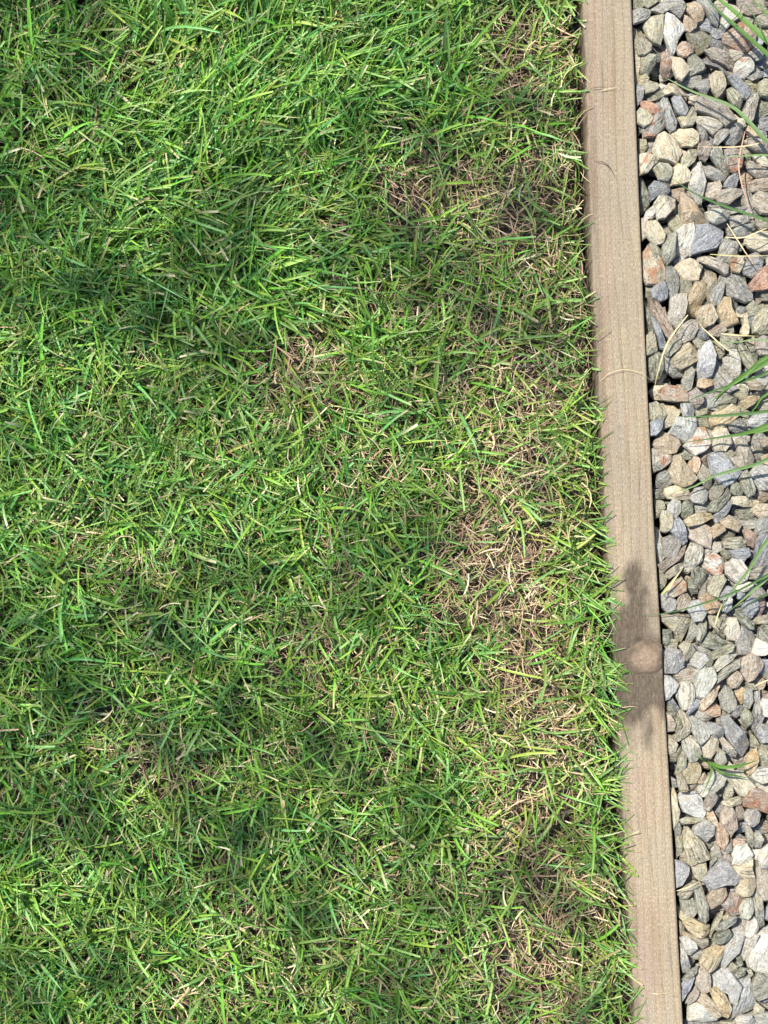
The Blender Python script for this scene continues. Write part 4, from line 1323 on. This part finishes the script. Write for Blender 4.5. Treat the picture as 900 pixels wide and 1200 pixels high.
def tuft(root, label, bl):
    e = obj('grass_tuft', None, label=label, category='grass tuft', group='green grass tufts growing over the gravel')
    e.location = P(root[0], root[1], 0.0)
    for path, wid, c0, c1 in bl:
        add_strip('blade', path, wid, c0, c1, M_blade, e)
    return e
R1 = (1000, 190, 0.0)
tuft(R1, 'green grass tuft reaching in over the big orange-pink stone near the top', [
    ([R1, (950, 95, .06), (900, 49, .055), (864, 16, .045), (837, -6, .035), (815, -30, .025)], .0058, G1, G1),
    ([R1, (950, 112, .05), (900, 64, .045), (864, 32, .04), (840, 11, .034), (825, -5, .03)], .0048, G1, G2),
    ([R1, (960, 90, .05), (920, 36, .05), (900, 17, .045), (880, -3, .04)], .0042, G1, G1),
    ([R1, (945, 190, .05), (900, 166, .045), (879, 144, .04), (855, 123, .034), (811, 107, .026), (780, 91, .019)], .0046, G2, G3),
    ([R1, (960, 275, .05), (900, 258, .040), (847, 241, .03), (811, 225, .024), (784, 206, .018)], .0030, G2, G2),
    ([R1, (940, 195, .04), (900, 182, .032), (868, 183, .026), (836, 184, .019)], .0021, G1, G3),
    ([R1, (950, 150, .07), (880, 12, .06), (864, 20, .05), (835, 40, .035), (796, 90, .018)], .0011, G2, G2)])  # the last, thin blade stands in for a shadow line on the stones
R2 = (1010, 450, 0.0)
tuft(R2, 'tangled green grass tuft bending in over the mustard yellow stone', [
    ([R2, (955, 392, .05), (900, 424, .045), (868, 442, .038), (847, 460, .03), (836, 474, .022)], .0055, G1, G2),
    ([R2, (950, 400, .05), (900, 436, .04), (864, 449, .035), (825, 462, .026), (799, 473, .018)], .0030, G2, G2),
    ([R2, (950, 412, .05), (900, 418, .045), (872, 441, .04), (850, 456, .034), (831, 474, .024)], .0042, G1, G1),
    ([R2, (960, 470, .05), (900, 482, .04), (847, 487, .028), (820, 488, .022), (795, 488, .018)], .0033, G2, G2),
    ([R2, (960, 478, .06), (900, 498, .045), (873, 508, .036), (847, 512, .026), (799, 519, .018)], .0045, G1, G2),
    ([R2, (960, 480, .06), (900, 503, .05), (880, 507, .04), (862, 511, .03)], .0034, G1, G1),
    ([R2, (950, 500, .05), (900, 538, .036), (864, 550, .03), (836, 558, .026), (811, 571, .02), (785, 578, .017)], .0034, G2, G3),
    ([R2, (960, 440, .05), (900, 461, .045), (885, 478, .038), (872, 492, .03)], .0026, G1, G1),
    ([R2, (970, 440, .04), (900, 400, .03), (862, 401, .024), (825, 400, .018)], .0017, G3, G3)])
R3 = (1000, 585, 0.0)
tuft(R3, 'sparse green grass tuft arching over the white crinkled stone', [
    ([R3, (950, 640, .05), (900, 673, .045), (879, 685, .04), (854, 697, .034), (815, 710, .026), (784, 718, .018), (751, 722, .0135)], .0024, G2, G2),
    ([R3, (950, 580, .06), (900, 632, .045), (879, 666, .036), (856, 696, .026), (840, 724, .017)], .0034, G1, G3),
    ([R3, (950, 630, .05), (900, 676, .04), (878, 696, .03), (857, 714, .018)], .0046, G3, G3),
    ([R3, (955, 640, .05), (910, 690, .04), (890, 700, .03), (868, 716, .02)], .0028, G2, G2)])
R4 = (829, 893, 0.004)
tuft(R4, 'small green grass sprig sprouting between stones below the pinkish round stone', [
    ([R4, (847, 899, .022), (868, 897, .024), (888, 891, .018)], .0036, G1, G1),
    ([R4, (845, 905, .020), (862, 909, .018), (877, 912, .015)], .0026, G2, G1),
    ([R4, (822, 889, .018), (816, 880, .018)], .0024, G1, G3),
    ([R4, (834, 905, .020), (828, 921, .020), (822, 934, .016)], .0020, G1, G3)])

def straw_or_shadow_thing(path, wid, c0, c1, label, mat=None):  # also draws the dark strips that imitate shadows on the timber
    add_strip('straw_or_shadow', path, wid, c0, c1, mat or M_straw, label=label, category='straw', group='loose straws lying on the timber and gravel')
straw_or_shadow_thing([(893, 167, .02), (864, 172, .024), (815, 172, .02)], .0014, ST1, ST1, 'pale level straw just right of the cream egg-shaped stone')
straw_or_shadow_thing([(873, 154, .022), (866, 186, .024), (867, 207, .026), (875, 235, .024), (886, 270, .018)], .0014, ST2, ST2, 'pinkish upright straw crossing right of the small navy wedge')
straw_or_shadow_thing([(850, 278, .018), (872, 278, .024), (900, 267, .026), (925, 262, .02)], .0011, ST1, ST1, 'pale straw bent upward right of the broad blue-grey slab')
straw_or_shadow_thing([(852, 262, .02), (875, 298, .024), (888, 314, .018)], .0012, ST1, ST2, 'pale straw slanting down right of the broad blue-grey slab')
straw_or_shadow_thing([(832, 298, .019), (868, 300, .022), (915, 299, .02)], .0011, ST3, ST1, 'thin level straw just above the rust-red stone')
straw_or_shadow_thing([(806, 369, .022), (783, 400, .02), (772, 432, .02), (766, 458, .017)], .0017, ST1, ST3, 'long curved straw between the timber and the big olive boulder')
straw_or_shadow_thing([(822, 383, .02), (850, 408, .022), (868, 418, .018)], .0013, ST1, ST1, 'pale slanting straw ending at the upright white finger stone')
straw_or_shadow_thing([(845, 391, .02), (868, 393, .022), (890, 394, .018)], .0015, ST1, ST3, 'short level straw above the upright white finger stone')
straw_or_shadow_thing([(704, 446, .013), (715, 437, .0150), (732, 433, .0155), (750, 437, .0150), (766, 448, .013)], .0005, ST1, ST1, 'thin arched straw lying across the timber onto the gravel')
straw_or_shadow_thing([(775, 697, .018), (786, 684, .022), (800, 666, .02)], .0028, ST3, ST1, 'wide flat straw by the timber above the honey-coloured stone')
straw_or_shadow_thing([(838, 733, .02), (842, 718, .022), (850, 700, .018)], .0014, ST1, ST3, 'short split straw above the white oval stone')
straw_or_shadow_thing([(793, 1044, .019), (808, 1039, .022), (823, 1031, .018)], .0013, ST1, ST1, 'pale straw left of the big blue-grey boulder')
straw_or_shadow_thing([(884, 804, .019), (900, 797, .024), (915, 794, .02)], .0013, ST1, ST1, 'pale straw right of the big pink square stone')
straw_or_shadow_thing([(793, 927, .018), (811, 925, .021), (824, 916, .018)], .0011, lin((90, 80, 58)), lin((90, 80, 58)), 'thin dark straw left of the white-grey angular stone')
straw_or_shadow_thing([(704, 106, .0135), (713, 104, .0140), (724, 102, .0135)], .0008, ST1, ST1, 'short white straw near the top of the timber')
straw_or_shadow_thing([(724, 830, .0135), (738, 828, .0140), (748, 829, .0135)], .0007, ST1, ST1, 'short pale straw on the stained timber below the knot')
straw_or_shadow_thing([(764, 1164, .0135), (772, 1165, .0140), (783, 1164, .0135)], .0008, ST1, ST1, 'tiny pale straw low on the timber near its bottom end')
straw_or_shadow_thing([(692, 104, .013), (702, 102, .0145), (713, 103, .0135)], .0007, lin((70, 66, 46)), lin((64, 58, 44)), 'short dark strip imitating a shadow on the left edge of the timber near the top')  # dark strip standing in for a shadow line on the wood
straw_or_shadow_thing([(698, 189, .013), (709, 191, .0150), (717, 200, .0145), (721, 209, .0135)], .0008, lin((60, 62, 40)), lin((56, 50, 38)), 'dark hooked strip imitating a blade shadow, curling on the upper part of the timber')  # imitates the curved shadow of a thin grass blade

# ------------------------------------------------------------------ the garden tree that dapples the lawn
# it stands up-sun of the lawn; the leaf sprays hang where its shade falls in the photograph
SUNNY = [(270, 110, 85, 120, 0.55, -30), (400, 60, 110, 60, 0.35, 0), (60, 430, 90, 70, 0.5, 0), (90, 560, 140, 60, 0.45, 10), (300, 560, 160, 50, 0.35, 0),
         (150, 640, 110, 35, 0.5, 0), (460, 500, 140, 60, 0.3, 0), (560, 800, 110, 60, 0.45, 0), (625, 890, 90, 60, 0.6, 0), (620, 720, 70, 80, 0.35, 0),
         (290, 1150, 120, 45, 0.6, 10), (60, 1070, 110, 60, 0.4, 0), (850, 600, 90, 700, 1.2, 0), (725, 300, 30, 400, 1.2, 0), (770, 1000, 40, 250, 1.2, 0), (560, 260, 90, 70, 0.2, 0), (440, 760, 90, 40, 0.25, 0)]
SHADY = [(45, 110, 70, 100, 0.45, 0), (90, 330, 120, 40, 0.2, 0), (330, 340, 170, 55, 0.5, 10), (520, 360, 110, 50, 0.35, 0), (220, 400, 120, 30, 0.3, 0),
         (60, 740, 90, 50, 0.6, 0), (220, 780, 130, 45, 0.4, 0), (440, 930, 130, 55, 0.6, 0), (140, 900, 140, 60, 0.4, 0), (540, 1020, 130, 60, 0.45, 0),
         (330, 1010, 120, 60, 0.45, 0), (480, 1130, 120, 50, 0.4, 0), (680, 1100, 50, 120, 0.35, 0), (30, 1180, 50, 30, 0.5, 0), (480, 160, 60, 40, 0.2, 0), (620, 330, 70, 60, 0.2, 0)]
ln_ = Noise2(61)
def sun_share(px, py):
    inside = np.exp(-np.maximum(0, np.maximum(np.abs(px - 450) - 520, np.abs(py - 600) - 680)) / 120)
    v = 0.62 + inside * (0.9 * gsum(px, py, SUNNY) - 0.5 * gsum(px, py, SHADY))
    v = v + (ln_(px * 0.016 + 4, py * 0.016 + 8, 3) - 0.5) * (0.22 + 0.9 * (1 - inside))
    return np.clip(v, 0.64, 1)

def tree():
    m, t, b = new_mat('tree_leaf')
    b.inputs['Base Color'].default_value = (0.05, 0.10, 0.03, 1); b.inputs['Roughness'].default_value = 0.5
    tn = N(t, 'ShaderNodeBsdfTranslucent'); tn.inputs[0].default_value = (0.10, 0.18, 0.03, 1)
    mx = N(t, 'ShaderNodeMixShader'); mx.inputs[0].default_value = 0.3
    t.links.new(b.outputs[0], mx.inputs[1]); t.links.new(tn.outputs[0], mx.inputs[2]); t.links.new(mx.outputs[0], t.nodes['Material Output'].inputs['Surface'])
    mb, tb, bb = new_mat('bark')
    n1 = N(tb, 'ShaderNodeTexNoise', i_Scale=30.0, i_Detail=6.0)
    tb.links.new(mixc(tb, n1.outputs[0], (0.05, 0.04, 0.03), (0.16, 0.13, 0.10)), bb.inputs['Base Color']); bb.inputs['Roughness'].default_value = 0.9
    rg = np.random.default_rng(91)
    n = 34000
    px = rg.uniform(450 - 1500, 450 + 1500, n); py = rg.uniform(600 - 1600, 600 + 1600, n)
    shade = 1 - sun_share(px, py)
    edge = np.hypot((px - 450) / 1500, (py - 600) / 1600)
    ok = rg.random(n) < np.clip(shade, 0, 1) ** 1.25 * np.clip((1.05 - edge) * 4, 0, 1)
    px, py = px[ok], py[ok]; n = len(px)
    d = rg.uniform(4.2, 5.3, n)
    G = np.stack([(px - 450) * S, (600 - py) * S, np.zeros(n)], 1) + sd[None, :] * d[:, None]
    V = []; F = []
    L = rg.uniform(0.024, 0.042, n)
    for i in range(n):
        a = rg.uniform(0, 2 * math.pi)
        nrm = sd + rg.normal(0, 0.45, 3); nrm /= np.linalg.norm(nrm)
        u = np.cross(nrm, [math.cos(a), math.sin(a), 0.3]); u /= np.linalg.norm(u); v = np.cross(nrm, u)
        o = len(V); l = L[i]; w = l * 0.30
        for (cu, cv, cn) in ((-.5, 0, 0), (-.2, 1, .04), (.2, .85, .04), (.5, 0, -.08), (.2, -.85, .04), (-.2, -1, .04)):
            V.append(G[i] + u * l * cu + v * w * cv + nrm * l * cn)
        F += [(o, o + 1, o + 2, o + 3), (o, o + 3, o + 4, o + 5)]
    h = sd[:2] / np.linalg.norm(sd[:2])
    root = np.array([h[0] * 4.3, h[1] * 4.3, -0.09])
    e = obj('garden_tree', None, label='leafy garden tree standing beyond the lawn whose crown dapples it', category='tree')
    e.location = root
    obj('crown', mesh_np('crown', np.array(V) - root, F), m, e, kind='stuff')
    # trunk and limbs
    TV, TF = [], []
    def limb(p0, p1, r0, r1, sag=0.0, segs=8, sides=8):
        p0, p1 = np.array(p0, float), np.array(p1, float)
        o = len(TV); ax = p1 - p0; ax /= np.linalg.norm(ax)
        u = np.cross(ax, [0.3, 0.1, 1.0]); u /= np.linalg.norm(u); v = np.cross(ax, u)
        for s_ in range(segs + 1):
            f = s_ / segs; c = p0 * (1 - f) + p1 * f + np.array([0, 0, sag * math.sin(f * math.pi)]) + u * 0.03 * math.sin(f * 9)
            r = r0 * (1 - f) + r1 * f
            for q in range(sides):
                a = q / sides * 2 * math.pi; TV.append(c + (u * math.cos(a) + v * math.sin(a)) * r)
        for s_ in range(segs):
            for q in range(sides):
                a0 = o + s_ * sides + q; b0 = o + s_ * sides + (q + 1) % sides
                TF.append((a0, b0, b0 + sides, a0 + sides))
    fork = np.array([h[0] * 4.0, h[1] * 4.0, 2.5])
    limb(root, fork, 0.15, 0.10)
    cen = sd * 4.75
    perp = np.array([-h[1], h[0], 0.0]); away = np.array([h[0], h[1], 0.0])
    for k_ in range(9):                                             # the limbs keep to the sides and the back of the crown
        a = (k_ / 8 - 0.5) * 2.6
        tip = cen + perp * math.sin(a) * 1.35 + away * math.cos(a) * 1.3 + np.array([0, 0, 0.35 * math.cos(k_ * 2.1)])
        mid_ = fork * 0.5 + tip * 0.5 + np.array([0, 0, 0.12])
        limb(fork, mid_, 0.05, 0.018); limb(mid_, tip, 0.018, 0.006)
        for q in range(6):
            tw = tip + (cen - tip) * rg.uniform(0.3, 1.1) + rg.normal(0, 0.28, 3)
            limb(mid_ * (1 - q / 6) + tip * q / 6, tw, 0.005, 0.0012, segs=4, sides=5)
    obj('trunk', mesh_np('trunk', np.array(TV) - root, TF), mb, e)
tree()
